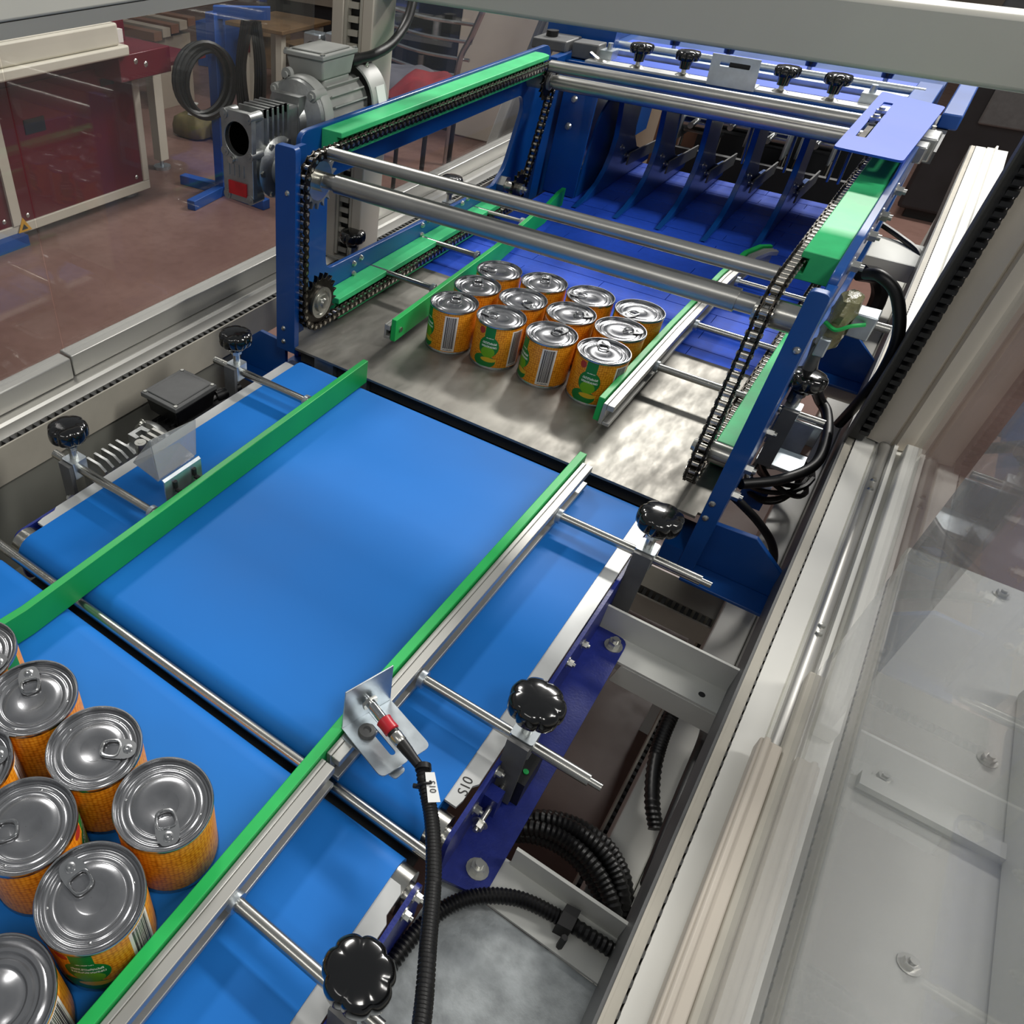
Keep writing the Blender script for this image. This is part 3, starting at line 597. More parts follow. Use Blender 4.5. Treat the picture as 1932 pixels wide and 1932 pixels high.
# ---------------------------------------------------------------- cans
def make_can():
    t = thing('tin_can', '', 'can', (0, 0, 0), 'tins of sweetcorn on the packing line')
    H = 0.0795; R = 0.0405
    M().lathe([(0.036, 0.0015), (0.0405, 0.0), (0.0412, 0.001), (0.0412, 0.003), (0.0402, 0.0042), (0.0402, 0.0052)], n=40).build('bottom_rim', rimm, t)
    M().lathe([(0.0403, 0.0045), (0.0405, 0.0055), (0.0405, 0.0735), (0.0401, 0.0745)], n=48, caps=False).build('label', labelm, t)
    M().lathe([(0.0398, 0.0742), (0.0405, 0.0752), (0.0414, 0.0760), (0.0416, 0.0785), (0.0410, 0.0795), (0.0400, 0.0795), (0.0394, 0.0785), (0.0391, 0.0755)], n=56, caps=False).build('top_rim', rimm, t)
    prof = [(0.0393, 0.07619), (0.0388, 0.07458), (0.0372, 0.07446), (0.0364, 0.07508), (0.0356, 0.07532), (0.0346, 0.07532), (0.0339, 0.07501), (0.0332, 0.07458), (0.0324, 0.07446), (0.0316, 0.07470), (0.0310, 0.07520), (0.0304, 0.07539), (0.0286, 0.07545), (0.0280, 0.07526), (0.0273, 0.07470), (0.0266, 0.07458), (0.0259, 0.07483), (0.0254, 0.07514), (0.0200, 0.07532), (0.0130, 0.07539), (0.0122, 0.07520), (0.0114, 0.07495), (0.0002, 0.07508)]
    ld = M().lathe(prof, n=56, caps=False).build('lid', lidm, t)
    for a in (1.05, 2.55, 4.3): M().lathe([(0.0002, 0.0012), (0.0011, 0.0008), (0.0016, 0.0)], (0.0318 * math.cos(a), 0.0318 * math.sin(a), 0.0741), (0, 0, 1), 8).build('lid_dimple', rimm, ld)
    # pull tab: the ring points to the middle, the nose to the rim (+x)
    ring = [(0.0125 + 0.0085 * math.cos(u) * (1.0 if math.cos(u) < 0 else 1.25), 0.0078 * math.sin(u) * (1 if abs(math.sin(u)) < 0.9 else 0.98)) for u in [2 * PI * i / 20 for i in range(20)]]
    outer = rpoly([(0.0050, -0.0080), (0.0215, -0.0098), (0.0300, -0.0092), (0.0362, -0.0052), (0.0362, 0.0052), (0.0300, 0.0092), (0.0215, 0.0098), (0.0050, 0.0080)], 0.006)
    hole = rpoly([(0.0076, -0.0058), (0.0208, -0.0072), (0.0208, 0.0072), (0.0076, 0.0058)], 0.005)
    tab = M().plate(outer, [hole], 'z', 0.0768, 0.0776).build('pull_tab', rimm, t)
    lp = [(x_, y_, 0.0776) for x_, y_ in rpoly([(0.0063, -0.0069), (0.0218, -0.0085), (0.0218, 0.0085), (0.0063, 0.0069)], 0.006, 3)]
    M().tube(lp + lp[:1], 0.0011, 6, 0).build('tab_curl', rimm, tab)
    M().lathe([(0.0044, 0.0764), (0.0042, 0.0782), (0.0030, 0.0784), (0.0026, 0.0790), (0.0014, 0.0792), (0.0004, 0.0788)], (0.0290, 0, 0), n=16).build('rivet', rimm, tab)
    return t
can = make_can()
A = math.radians
far = [  # x, y, direction of the tab nose (deg), label panel direction (deg)
 ((-0.5410, 1.1135), 108, -132, 'corn can with bar code in front, left end of the near plate row'),
 ((-0.4548, 1.1190), 178, -84, 'corn can with green panel in front, second along the near plate row'),
 ((-0.3652, 1.1200), 75, -134, 'corn can with bar code in front, third along the near plate row'),
 ((-0.2785, 1.1225), 112, -88, 'corn can with green panel in front, right end of the near plate row'),
 ((-0.5420, 1.1965), 114, 40, 'corn can in the middle row of the far block, touching the left guide'),
 ((-0.4560, 1.2015), -31, 90, 'corn can in the middle row of the far block, second from the left guide'),
 ((-0.3700, 1.2070), 33, 150, 'corn can in the middle row of the far block, third from the left guide'),
 ((-0.2850, 1.2080), 31, 110, 'corn can in the middle row of the far block, touching the right guide'),
 ((-0.5415, 1.2785), -169, 60, 'corn can in the rear row of the far block, touching the left guide'),
 ((-0.4560, 1.2860), 106, 120, 'corn can in the rear row of the far block, second from the left guide'),
 ((-0.3700, 1.2895), -167, 30, 'corn can in the rear row of the far block, third from the left guide'),
 ((-0.2835, 1.2930), -115, 200, 'corn can in the rear row of the far block, touching the right guide'),
]
near = [
 ((-0.5290, 0.1700), 20, 30, 'front corn can cut by the left picture edge below the long green bar'),
 ((-0.4440, 0.1745), 149, -150, 'front corn can with tab at its upper left, second along the far row'),
 ((-0.3598, 0.1765), 36, -170, 'front corn can with tab at its right side, third along the far row'),
 ((-0.2762, 0.1778), -36, -205, 'front corn can with tab toward the camera, beside the right green bar'),
 ((-0.4330, 0.0960), 60, -10, 'front corn can barely seen at the left picture edge, near row'),
 ((-0.3490, 0.0965), -126, 60, 'front corn can with tab cut by the left picture edge, near row'),
 ((-0.2655, 0.0930), 172, -52, 'front corn can with lifted tab and green label panel, beside the right bar'),
]
first = True
for (x, y), tabd, labd, lab in far + near:
    o = place(can, (x, y, 0.0), A(tabd), lab, first) if first else place(can, (x, y, 0.0), A(tabd), lab)
    if first: src = o
    first = False
# each label wrap is turned on its can so that the print faces the way the photo shows
for o in [q for q in COL.objects if q.name.startswith('tin_can') and q.parent is None]:
    for (x, y), tabd, labd, lab in far + near:
        if o['label'] == lab:
            for c_ in o.children:
                if c_.name.split('.')[0] == 'label': c_.rotation_euler = (0, 0, A(labd - tabd))
# one can of the near row stands upside down: ringed bottom up, no tab
ud = thing('tin_can', 'front corn can with ringed end up and no tab at the bottom left corner', 'can', (-0.2640, 0.0085, 0), 'tins of sweetcorn on the packing line')
cx, cy = -0.2640, 0.0085
M().lathe([(0.036, 0.0015), (0.0405, 0.0), (0.0412, 0.001), (0.0412, 0.003), (0.0402, 0.0042), (0.0402, 0.0052)], (cx, cy, 0), n=40).build('bottom_rim', rimm, ud)
lb = M().lathe([(0.0403, 0.0045), (0.0405, 0.0055), (0.0405, 0.0735), (0.0401, 0.0745)], (cx, cy, 0), n=48, caps=False).build('label', labelm, ud); lb.rotation_euler = (0, 0, A(-40))
M().lathe([(0.0398, 0.0742), (0.0405, 0.0752), (0.0414, 0.0760), (0.0416, 0.0785), (0.0410, 0.0795), (0.0400, 0.0795), (0.0394, 0.0785), (0.0391, 0.0755)], (cx, cy, 0), n=56, caps=False).build('top_rim', rimm, ud)
M().lathe([(0.0392, 0.0758), (0.0375, 0.0745), (0.0345, 0.0750), (0.0325, 0.0768), (0.0300, 0.0768), (0.0285, 0.0752), (0.0262, 0.0752), (0.0245, 0.0770), (0.0215, 0.0770), (0.0200, 0.0756), (0.0180, 0.0756), (0.0165, 0.0768), (0.0002, 0.0768)], (cx, cy, 0), n=56, caps=False).build('ringed_end', lidm, ud)

# ---------------------------------------------------------------- guide rails
def along(pts_in, w, z0, z1, name, m, par, bev=0.0008):
    """upright bar following a plan line; w to the right of travel (+x side positive)"""
    mm = M(); n = len(pts_in)
    for z in (z0, z1):
        pass
    v = []
    for i, (x, y) in enumerate(pts_in):
        a = Vector(pts_in[max(0, i - 1)]); b = Vector(pts_in[min(n - 1, i + 1)]); d = (b - a).normalized(); s_ = Vector((d.y, -d.x))
        q = Vector((x, y)) + s_ * w
        v += [(x, y, z0), (q.x, q.y, z0), (q.x, q.y, z1), (x, y, z1)]
    f = [(0, 3, 2, 1)]
    for i in range(n - 1):
        a = 4 * i; b = a + 4
        f += [(a, a + 1, b + 1, b), (a + 1, a + 2, b + 2, b + 1), (a + 2, a + 3, b + 3, b + 2), (a + 3, a, b, b + 3)]
    k = 4 * (n - 1); f.append((k, k + 1, k + 2, k + 3))
    return mm.add(v, f).build(name, m, par, bev=bev)
def rod(par, y, x0, x1, z, r=0.0062, tip=0, collar=None, name='support_rod'):
    m = M().cyl((x0, y, z), (x1, y, z), r, n=16)
    if tip: m.cyl((x1, y, z), (x1 + tip * 0.012, y, z), r * 0.62, n=12)
    o = m.build(name, bar, par)
    if collar is not None:
        M().cyl((collar - 0.003, y, z), (collar + 0.003, y, z), r * 1.6, n=16).build('rod_collar', zinc, o)
    return o
g1 = thing('guide_rail', 'long dark green guide bar across the belts left of the front cans', 'guide rail', (-0.578, 0.4, 0.02), 'green product guides')
along([(-0.5870, -0.30), (-0.5870, 0.12), (-0.5755, 0.25), (-0.5868, 0.912)], 0.0095, 0.002, 0.042, 'wear_strip', green3, g1)
along([(-0.5912, -0.30), (-0.5912, 0.12), (-0.5797, 0.25), (-0.5905, 0.85)], 0.0040, 0.006, 0.024, 'back_profile', alu, g1)
rod(g1, 0.458, -0.788, -0.590, 0.022, tip=-0, collar=-0.594); rod(g1, 0.782, -0.790, -0.596, 0.022, collar=-0.600)
g2 = thing('guide_rail', 'long green and aluminium guide bar on the right of the front cans', 'guide rail', (-0.21, 0.4, 0.02), 'green product guides')
along([(-0.2190, -0.30), (-0.2210, 0.13), (-0.2232, 0.35), (-0.2143, 0.9015)], 0.0105, 0.003, 0.044, 'wear_strip', green, g2)
def prof(par, pts, w, z0, z1):
    along(pts, w * 0.35, z0, z1, 'profile_web', alu, par)
    q = [(x + w * 0.36, y) for x, y in pts]
    along(q, w * 0.62, z1 - 0.010, z1 - 0.0005, 'profile_top_flange', alu, par)
    along(q, w * 0.62, z0, z0 + 0.006, 'profile_bottom_flange', alu, par)
prof(g2, [(-0.2078, -0.30), (-0.2098, 0.13), (-0.2120, 0.3105)], 0.0155, 0.004, 0.039)
prof(g2, [(-0.2119, 0.3175), (-0.2098, 0.45), (-0.2030, 0.887)], 0.0155, 0.004, 0.039)
rod(g2, 0.1715, -0.196, -0.050, 0.022, tip=1, collar=-0.194); rod(g2, 0.4555, -0.193, -0.0085, 0.022, tip=1, collar=-0.190); rod(g2, 0.7835, -0.188, -0.006, 0.022, tip=1, collar=-0.186)
g3 = thing('guide_rail', 'green guide bar along the left side of the far block of cans', 'guide rail', (-0.61, 1.4, 0.03), 'green product guides')
along([(-0.6115, 1.030), (-0.6180, 1.20), (-0.6270, 1.45), (-0.6440, 1.63), (-0.6450, 1.70), (-0.660, 1.80), (-0.662, 1.835)], 0.0095, 0.016, 0.056, 'wear_strip', green, g3)
prof(g3, [(-0.6235, 1.028), (-0.6295, 1.20), (-0.6380, 1.45), (-0.6550, 1.63)], 0.0115, 0.018, 0.044)
M().cyl((-0.6025, 1.047, 0.033), (-0.6005, 1.047, 0.033), 0.0045, n=12).build('screw_head', bolt_m, g3)
for y in (1.21, 1.396, 1.62): rod(g3, y, -0.777, -0.632 - (y - 1.21) * 0.05, 0.038, 0.0058, collar=-0.636 - (y - 1.21) * 0.05)
g4 = thing('guide_rail', 'green and aluminium guide bar along the right side of the far block of cans', 'guide rail', (-0.24, 1.4, 0.03), 'green product guides')
along([(-0.2425, 1.030), (-0.2400, 1.33), (-0.2335, 1.60), (-0.2240, 1.74), (-0.2080, 1.795), (-0.190, 1.812)], 0.0095, 0.016, 0.056, 'wear_strip', green, g4)
prof(g4, [(-0.2320, 1.024), (-0.2298, 1.33), (-0.2235, 1.60), (-0.2135, 1.74), (-0.198, 1.79), (-0.182, 1.805)], 0.0175, 0.016, 0.052)
for y, xe in ((1.21, 0.039), (1.396, -0.036), (1.63, 0.031)): rod(g4, y, -0.214 + (y - 1.21) * 0.03, xe, 0.036, 0.0058, tip=0, collar=-0.212 + (y - 1.21) * 0.03)

# ---------------------------------------------------------------- star knobs with clamp blocks
def make_knob(mirror=False):
    t = thing('clamp_knob', '', 'knob', (0, 0, 0), 'black star knobs clamping the guide rods')
    n = 84; v = []; rows = [(0.006, 0.044), (0.012, 0.043), (0.0235, 0.0455), (0.0258, 0.0485), (0.0266, 0.0535), (0.0264, 0.0605), (0.0248, 0.0645), (0.0205, 0.0668), (0.011, 0.0683), (0.001, 0.0687)]
    for k_, (r, z) in enumerate(rows):
        for i in range(n):
            t_ = 2 * PI * i / n; q = abs(math.sin(3.5 * t_)) ; dip = (1 - q) ** 2 * 0.10 * min(1, r / 0.024) ** 3
            v.append((r * (1 - dip) * math.cos(t_), r * (1 - dip) * math.sin(t_), z))
    f = [(a * n + i, a * n + (i + 1) % n, (a + 1) * n + (i + 1) % n, (a + 1) * n + i) for a in range(len(rows) - 1) for i in range(n)] + [tuple(range(n))[::-1], tuple(range((len(rows) - 1) * n, len(rows) * n))]
    M().add(v, f).build('star_head', black, t, smooth=50)
    M().lathe([(0.012, 0.036), (0.013, 0.044)], n=20).build('head_hub', black, t)
    M().cyl((0, 0, 0.012), (0, 0, 0.037), 0.0055, n=14).cyl((0, 0, 0.028), (0, 0, 0.034), 0.0085, n=6).build('stem', bolt_m, t)
    return t
kn = make_knob()
M().prism(rrect(-0.012, 0.012, -0.012, 0.012, 0.003), 'z', -0.014, 0.012).build('clamp_block', zinc, kn)
M().box(-0.011, 0.011, -0.0185, -0.0125, -0.092, 0.010).build('clamp_leg', darkg, kn)
spots = [((-0.0765, 0.1735), 0.3, 'near black star knob at the bottom edge beside the front right guide'),
         ((-0.0765, 0.4585), 0.7, 'black star knob halfway along the right side of the middle belt'),
         ((-0.0745, 0.7865), 0.1, 'black star knob on the right just before the steel plate'),
         ((-0.7470, 0.4600), 0.5, 'black star knob at the left end of the rod nearest the left picture edge'),
         ((-0.7440, 0.7835), 0.9, 'black star knob on the left in front of the blue upright')]
for i, ((x, y), a, lab) in enumerate(spots): place(kn, (x, y, 0.022), a, lab, i == 0)
for o in COL.objects:      # the leg stands square to the machine whatever the turn of the star
    if o.parent and o.name.split('.')[0] in ('clamp_block', 'clamp_leg'): o.rotation_euler = (0, 0, -o.parent.rotation_euler.z)
o = place(kn, (-0.0085, 1.212, 0.036), 0.4, 'black star knob outside the right chain frame below the wrapped sensor')
o = place(kn, (-0.860, 1.262, 0.006), 0.2, 'black star knob standing in front of the beige guard post')
o = place(kn, (-0.846, 1.628, 0.024), 0.6, 'black star knob outside the far end of the left chain frame')
for o in COL.objects:
    if o.parent and o.name.split('.')[0] in ('clamp_block', 'clamp_leg'): o.rotation_euler = (0, 0, -o.parent.rotation_euler.z)

# ================================================================ CHAIN FRAME over the steel plate
MID = -0.406
def mx(x, side): return x if side < 0 else 2 * MID - x      # side -1 = left, +1 = right
FT, FB, BT, BB = (0.977, 0.270, 0.0375), (0.984, 0.0665, 0.0432), (1.800, 0.275, 0.0325), (1.745, 0.060, 0.0345)
PITCH = 0.0135
def chain_path():
    pts = []
    for y, z, r in (FT, FB, BT, BB): pts += [(y + r * math.cos(2 * PI * i / 72), z + r * math.sin(2 * PI * i / 72)) for i in range(72)]
    pts = sorted(set(pts))
    def half(p):
        h = []
        for q in p:
            while len(h) > 1 and (h[-1][0] - h[-2][0]) * (q[1] - h[-2][1]) - (h[-1][1] - h[-2][1]) * (q[0] - h[-2][0]) <= 0: h.pop()
            h.append(q)
        return h
    h = half(pts)[:-1] + half(pts[::-1])[:-1]
    L = [0]
    for a, b in zip(h, h[1:] + h[:1]): L.append(L[-1] + math.dist(a, b))
    n = int(round(L[-1] / PITCH / 2)) * 2; out = []
    for k in range(n):
        s = L[-1] * k / n; i = max(j for j in range(len(h)) if L[j] <= s); t = (s - L[i]) / (L[i + 1] - L[i]); a, b = h[i], h[(i + 1) % len(h)]
        out.append((a[0] + (b[0] - a[0]) * t, a[1] + (b[1] - a[1]) * t))
    return out
CP = chain_path()
def link_mesh(outer):
    m = M(); h = 0.0064; p = PITCH
    w = 0.0072 if outer else 0.0052
    for s in (-1, 1):
        prof = [(-h * math.cos(t), h * math.sin(t)) for t in [PI / 2 + 0 for _ in ()]]
        prof = [(-math.sin(t) * h, math.cos(t) * h) for t in [PI * j / 5 for j in range(6)]] + [(p / 2, -h * 0.72)] + [(p + math.sin(t) * h, -math.cos(t) * h) for t in [PI * j / 5 for j in range(6)]] + [(p / 2, h * 0.72)]
        m.prism(prof, 'x', s * w - 0.0008, s * w + 0.0008)
    return m
def chain(side, label):
    x = mx(-0.735, side)
    c = thing('roller_chain', label, 'chain', (x, 1.39, 0.17), 'roller chains of the chain frame')
    meshes = []
    for outer in (False, True):
        o = link_mesh(outer).build('link_plates', chainm, loc=(0, 0, 0)); meshes.append(o.data); bpy.data.objects.remove(o)
    r = M().cyl((-0.0048, 0, 0), (0.0048, 0, 0), 0.0046, n=10).cyl((-0.0094, 0, 0), (0.0094, 0, 0), 0.0030, n=8).build('roller', rollm, loc=(0, 0, 0)); rm_ = r.data; bpy.data.objects.remove(r)
    o0 = ORG[c.name]
    for k, (y, z) in enumerate(CP):
        y2, z2 = CP[(k + 1) % len(CP)]; a = math.atan2(z2 - z, y2 - y)
        l = bpy.data.objects.new('link', meshes[k % 2]); COL.objects.link(l); l.parent = c; l.location = (0, y - o0.y, z - o0.z); l.rotation_euler = (a, 0, 0)
        q = bpy.data.objects.new('roller', rm_); COL.objects.link(q); q.parent = l
    return c
def sprocket(par, x, y, z, n, name, m, hub, w=0.006, boss=None):
    p = PITCH; rp = p / (2 * math.sin(PI / n)); ro, ri = rp + 0.006, rp - 0.0035; pr = []
    for k in range(n):
        for f, r in ((-0.28, ri), (-0.12, rp * 1.0 + 0.001), (-0.05, ro), (0.05, ro), (0.12, rp + 0.001), (0.28, ri)):
            t = 2 * PI * (k + 0.5 + f) / n; pr.append((y + r * math.cos(t), z + r * math.sin(t)))
    o = M().prism(pr, 'x', x - w / 2, x + w / 2).build(name, m, par, bev=0.0006)
    return o
def side_frame(side, label):
    xi = mx(-0.778, side); xo = mx(-0.788, side); lo, hi = min(xi, xo), max(xi, xo); s = -side     # s: towards the inside
    f = thing('chain_frame_side', label, 'machine frame', (xi, 1.4, 0.0), 'side frames of the chain carriage')
    outer = rpoly([(0.985, -0.06), (0.985, 0.329), (1.875, 0.329), (1.935, 0.24), (1.895, 0.075), (1.80, 0.035), (1.80, -0.06)], [0, 0.02, 0.02, 0.05, 0.03, 0, 0])
    win = rpoly([(1.060, 0.243), (1.062, 0.083), (1.40, 0.073), (1.71, 0.066), (1.755, 0.095), (1.797, 0.215), (1.775, 0.244)], [0.005, 0.022, 0, 0.01, 0.02, 0.03, 0.02])
    M().plate(outer, [win], 'x', lo, hi).build('side_plate', blue, f, bev=0.0012)
    # upright at the front edge
    if side < 0: a, b, zb = -0.7785, -0.7385, -0.012
    else: a, b, zb = -0.0440, -0.0225, -0.100
    M().plate(rpoly([(a, zb), (b, zb), (b, 0.327), (a, 0.327)], [0, 0, 0.007, 0.007]), [], 'y', 0.924, 0.936).box(min(a, b) + 0.002 if side < 0 else a + 0.011, min(a, b) + 0.012 if side < 0 else b, 0.936, 0.986, zb, 0.315).build('upright', blue, f, bev=0.001)
    for z in (0.005, 0.03, 0.26): M().lathe([(0.0005, 0.003), (0.003, 0.0025), (0.0045, 0)], ((a + b) / 2 + 0.004 * (1 if z > 0.1 else -1), 0.924, z), (0, -1, 0), 10).build('upright_bolt', bolt_m, f)
    # green chain guides: C-section with the chain running in the open side
    def cguide(y0, y1, z0, z1, g0, g1, name, m, r=0.012):
        A0, A1, A2 = mx(-0.778, side), mx(-0.7478, side), mx(-0.7385, side)
        mm = M(); sec = [(A0, z0), (A2, z0), (A2, g0), (A1, g0), (A1, g1), (A2, g1), (A2, z1), (A0, z1)]
        mm.prism(sec, 'y', y0, y1 - r)
        mm.prism([(A0, y1 - r), (A2, y1 - r), (A2 + (A0 - A2) * 0.25, y1 - 0.004), (A2 + (A0 - A2) * 0.5, y1), (A0, y1)], 'z', z1 - 0.004, z1)
        return mm.build(name, m, f, bev=0.0012)
    cguide(1.038, 1.80, 0.291, 0.325, 0.2985, 0.3165, 'upper_chain_guide', green2)
    cguide(1.052, 1.69, 0.004, 0.043, 0.014, 0.0325, 'lower_chain_guide', green2)
    xc = mx(-0.735, side)
    sprocket(f, xc, FT[0], FT[1], 17, 'top_sprocket', sprok, 0)
    M().cyl((xc, FT[0], FT[1]), (xc + s * 0.0035, FT[0], FT[1]), 0.029, n=28).cyl((xc, FT[0], FT[1]), (xc + s * 0.014, FT[0], FT[1]), 0.0145, n=24).cyl((xi, FT[0], FT[1]), (xc, FT[0], FT[1]), 0.0165, n=20).build('sprocket_hub', bar, f)
    sprocket(f, xc, FB[0], FB[1], 20, 'idler_sprocket', chainm, 0, 0.0075)
    M().lathe([(0.026, 0.0), (0.027, 0.006), (0.022, 0.006), (0.021, 0.003), (0.0165, 0.003), (0.0155, 0.009), (0.009, 0.0095), (0.008, 0.014), (0.003, 0.0142)], (xc + s * 0.003, FB[0], FB[1]), (s, 0, 0), 28).build('idler_bearing', bolt_m, f)
    M().cyl((xi, FB[0], FB[1]), (xc, FB[0], FB[1]), 0.015, n=16).build('idler_pin', bar, f)
    sprocket(f, xc, BT[0], BT[1], 15, 'rear_top_sprocket', chainm, 0)
    M().cyl((xi, BT[0], BT[1]), (xc + s * 0.008, BT[0], BT[1]), 0.018, n=18).build('sprocket_hub', sprok, f)
    sprocket(f, xc, BB[0], BB[1], 16, 'rear_idler_sprocket', chainm, 0)
    M().cyl((xi, BB[0], BB[1]), (xc + s * 0.012, BB[0], BB[1]), 0.012, n=16).hexbolt((xc + s * 0.012, BB[0], BB[1]), (s, 0, 0), 0.008, 0.006).cyl((xi, BB[0], BB[1]), (xi + s * 0.016, BB[0], BB[1]), 0.021, n=6).build('idler_pin', bolt_m, f)
    for y in (1.155, 1.40, 1.565):
        for dy, dz in ((-0.005, 0.030), (0.018, 0.034), (-0.004, 0.010)):
            M().lathe([(0.0005, 0.005), (0.004, 0.0045), (0.0055, 0)], (xi, y + dy + 0.055 * (1 if y > 1.2 and False else 0), 0.038 + dz - 0.002), (s, 0, 0), 10).build('plate_bolt', bolt_m, f)
    # gusset under the upright and one farther on
    for y, zt in ((0.955, 0.0), (1.655, 0.004)):
        g = [(mx(-0.781, side), -0.095), (mx(-0.781, side), -0.018 + zt), (mx(-0.841, side), -0.014 + zt), (mx(-0.888, side), -0.052 + zt), (mx(-0.893, side), -0.095)]
        M().prism(g, 'y', y - 0.004, y + 0.004).build('gusset_plate', blue, f, bev=0.001)
        M().box(min(mx(-0.779, side), mx(-0.93, side)), max(mx(-0.779, side), mx(-0.93, side)), y - 0.045, y + 0.04, -0.1, -0.095).build('foot_flange', blue, f, bev=0.001)
        M().box(min(mx(-0.74, side), mx(-0.788, side)), max(mx(-0.74, side), mx(-0.788, side)), y - 0.03, y + 0.04, -0.1, -0.0605).build('foot_block', blue, f)
    if side > 0:
        for y, z in ((1.10, 0.335), (1.22, 0.30), (1.31, 0.30), (1.44, 0.31), (1.0, 0.05), (1.02, -0.01), (1.16, 0.02)):
            M().hexbolt((xo, y, min(z, 0.30)), (1, 0, 0), 0.007, 0.007).build('outer_bolt', bolt_m, f)
    return f
fL = side_frame(-1, 'blue left side frame with large window, chain guides and sprockets')
fR = side_frame(1, 'blue right side frame seen edge on, with green chain guide on top')
chain(-1, 'oiled roller chain looping round the left side frame')
chain(1, 'oiled roller chain hanging down beside the right side frame')
def tube_(y, z, r, x0, x1, label, neck=None, loc=None):
    m = M().cyl((x0, y, z), (x1, y, z), r, n=28)
    if neck: m.cyl((x0 - neck[0], y, z), (x0, y, z), neck[1], n=24).cyl((x1, y, z), (x1 + neck[0], y, z), neck[1], n=24)
    return tag(m.build('cross_tube', tubem, loc=((x0 + x1) / 2, y, z)), label, 'tube', 'steel cross tubes between the chains')
tube_(0.992, 0.3085, 0.0092, -0.7265, -0.0855, 'thin steel cross tube highest at the front of the chain frame')
tube_(FT[0], FT[1] + 0.003, 0.0140, -0.700, -0.112, 'thick steel cross tube just below the thin front tube', (0.022, 0.0115))
tube_(1.775, 0.3085, 0.0115, -0.7265, -0.0855, 'upper of the two steel cross tubes at the rear by the dividers')
tube_(BT[0], BT[1], 0.0145, -0.718, -0.094, 'lower thick steel cross tube at the rear above the dividers', (0.008, 0.012))
# cover plate on the right
cp = thing('cover_plate', 'light blue slotted cover plate on top of the right side frame', 'cover', (-0.07, 1.54, 0.36))
bright = mat('bright_blue_enamel', '#2c56c6', 0.5, spec=0.3, var=0.05, scale=8)
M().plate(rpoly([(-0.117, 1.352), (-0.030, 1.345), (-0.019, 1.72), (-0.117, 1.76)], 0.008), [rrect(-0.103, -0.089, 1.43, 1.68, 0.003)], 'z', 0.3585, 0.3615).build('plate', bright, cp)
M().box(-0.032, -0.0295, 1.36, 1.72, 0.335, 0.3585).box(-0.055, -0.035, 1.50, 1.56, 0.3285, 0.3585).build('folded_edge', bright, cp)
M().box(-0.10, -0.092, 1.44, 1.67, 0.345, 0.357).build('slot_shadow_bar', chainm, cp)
for y in (1.545, 1.60): M().hexbolt((-0.096, y, 0.357), (0, 0, 1), 0.008, 0.006).build('slot_bolt', bolt_m, cp)
M().box(-0.103, -0.089, 1.64, 1.672, 0.345, 0.3575).build('slot_block', zinc, cp)

# ================================================================ GEARMOTOR on the left frame
gm = thing('gearmotor', 'grey electric gearmotor with cast worm gearbox mounted left of the chain frame', 'motor', (-0.848, 1.1, 0.3))
gb = M(); X0, X1, Y0, Y1, Z0, Z1 = -0.878, -0.816, 0.922, 1.035, 0.228, 0.360
def ring_xz(cx, cz, r, n=24): return [(cx + r * math.cos(2 * PI * i / n), cz + r * math.sin(2 * PI * i / n)) for i in range(n)]
M().box(X0 + 0.006, X1 - 0.006, Y0 + 0.004, Y1, Z0 + 0.006, Z1 - 0.008).build('gearbox_housing', cast, gm, bev=0.004)
M().plate(rpoly([(X0, Z0), (X1, Z0), (X1, Z1), (X0, Z1)], 0.008), [ring_xz(-0.847, 0.321, 0.0245)], 'y', Y0 - 0.006, Y0 + 0.0035).build('front_flange', cast, gm, bev=0.001)
M().cyl((-0.847, Y0 + 0.004, 0.321), (-0.847, Y0 + 0.0035, 0.321), 0.0243, n=28).build('bore_cap', holem, gm)
for cx, cz in ((X0 + 0.007, Z1 - 0.007), (X1 - 0.007, Z1 - 0.007), (X0 + 0.007, Z0 + 0.007), (X1 - 0.007, Z0 + 0.007), (X0 + 0.006, 0.30), (X1 - 0.006, 0.30)):
    M().cyl((cx, Y0 - 0.0075, cz), (cx, Y0 + 0.02, cz), 0.0075, n=12).cyl((cx, Y0 - 0.0085, cz), (cx, Y0 - 0.0075, cz), 0.0035, n=8).build('corner_boss', cast, gm)
for k in range(5):
    y = Y0 + 0.030 + k * 0.012
    M().box(X0 + 0.004, X1 - 0.002, y, y + 0.004, Z1 - 0.012, Z1 - 0.001).box(X1 - 0.0075, X1 - 0.0005, y, y + 0.004, 0.300, Z1 - 0.001).build('cooling_fin', cast, gm)
for k in range(4): M().box(-0.868 + k * 0.010, -0.864 + k * 0.010, Y0 - 0.007, Y0 - 0.005, 0.266, 0.284).build('front_rib', cast, gm)
M().cyl((-0.857, Y0 - 0.0065, 0.290), (-0.857, Y0 - 0.012, 0.290), 0.005, n=12).build('oil_plug', bolt_m, gm)
M().box(-0.866, -0.829, Y0 - 0.0085, Y0 - 0.0055, 0.238, 0.258).build('maker_plate', redl, gm, label='small red plate')
M().lathe([(0.046, 0), (0.046, 0.006), (0.038, 0.012), (0.026, 0.014), (0.024, 0.03)], (X1 - 0.006, 0.977, 0.272), (1, 0, 0), 30).build('output_flange', cast, gm)
for k in range(6): M().cyl((X1 - 0.002, 0.977 + 0.040 * math.cos(k * 1.047), 0.272 + 0.040 * math.sin(k * 1.047)), (X1 + 0.006, 0.977 + 0.040 * math.cos(k * 1.047), 0.272 + 0.040 * math.sin(k * 1.047)), 0.005, n=6).build('flange_bolt', bolt_m, gm)
M().box(X0 + 0.002, X1 - 0.004, Y1 - 0.002, Y1 + 0.014, 0.290, 0.362).lathe([(0.030, 0), (0.034, 0.012), (0.056, 0.022), (0.057, 0.030)], (-0.848, 1.034, 0.323), (0, 1, 0), 36).build('motor_adapter', cast, gm)
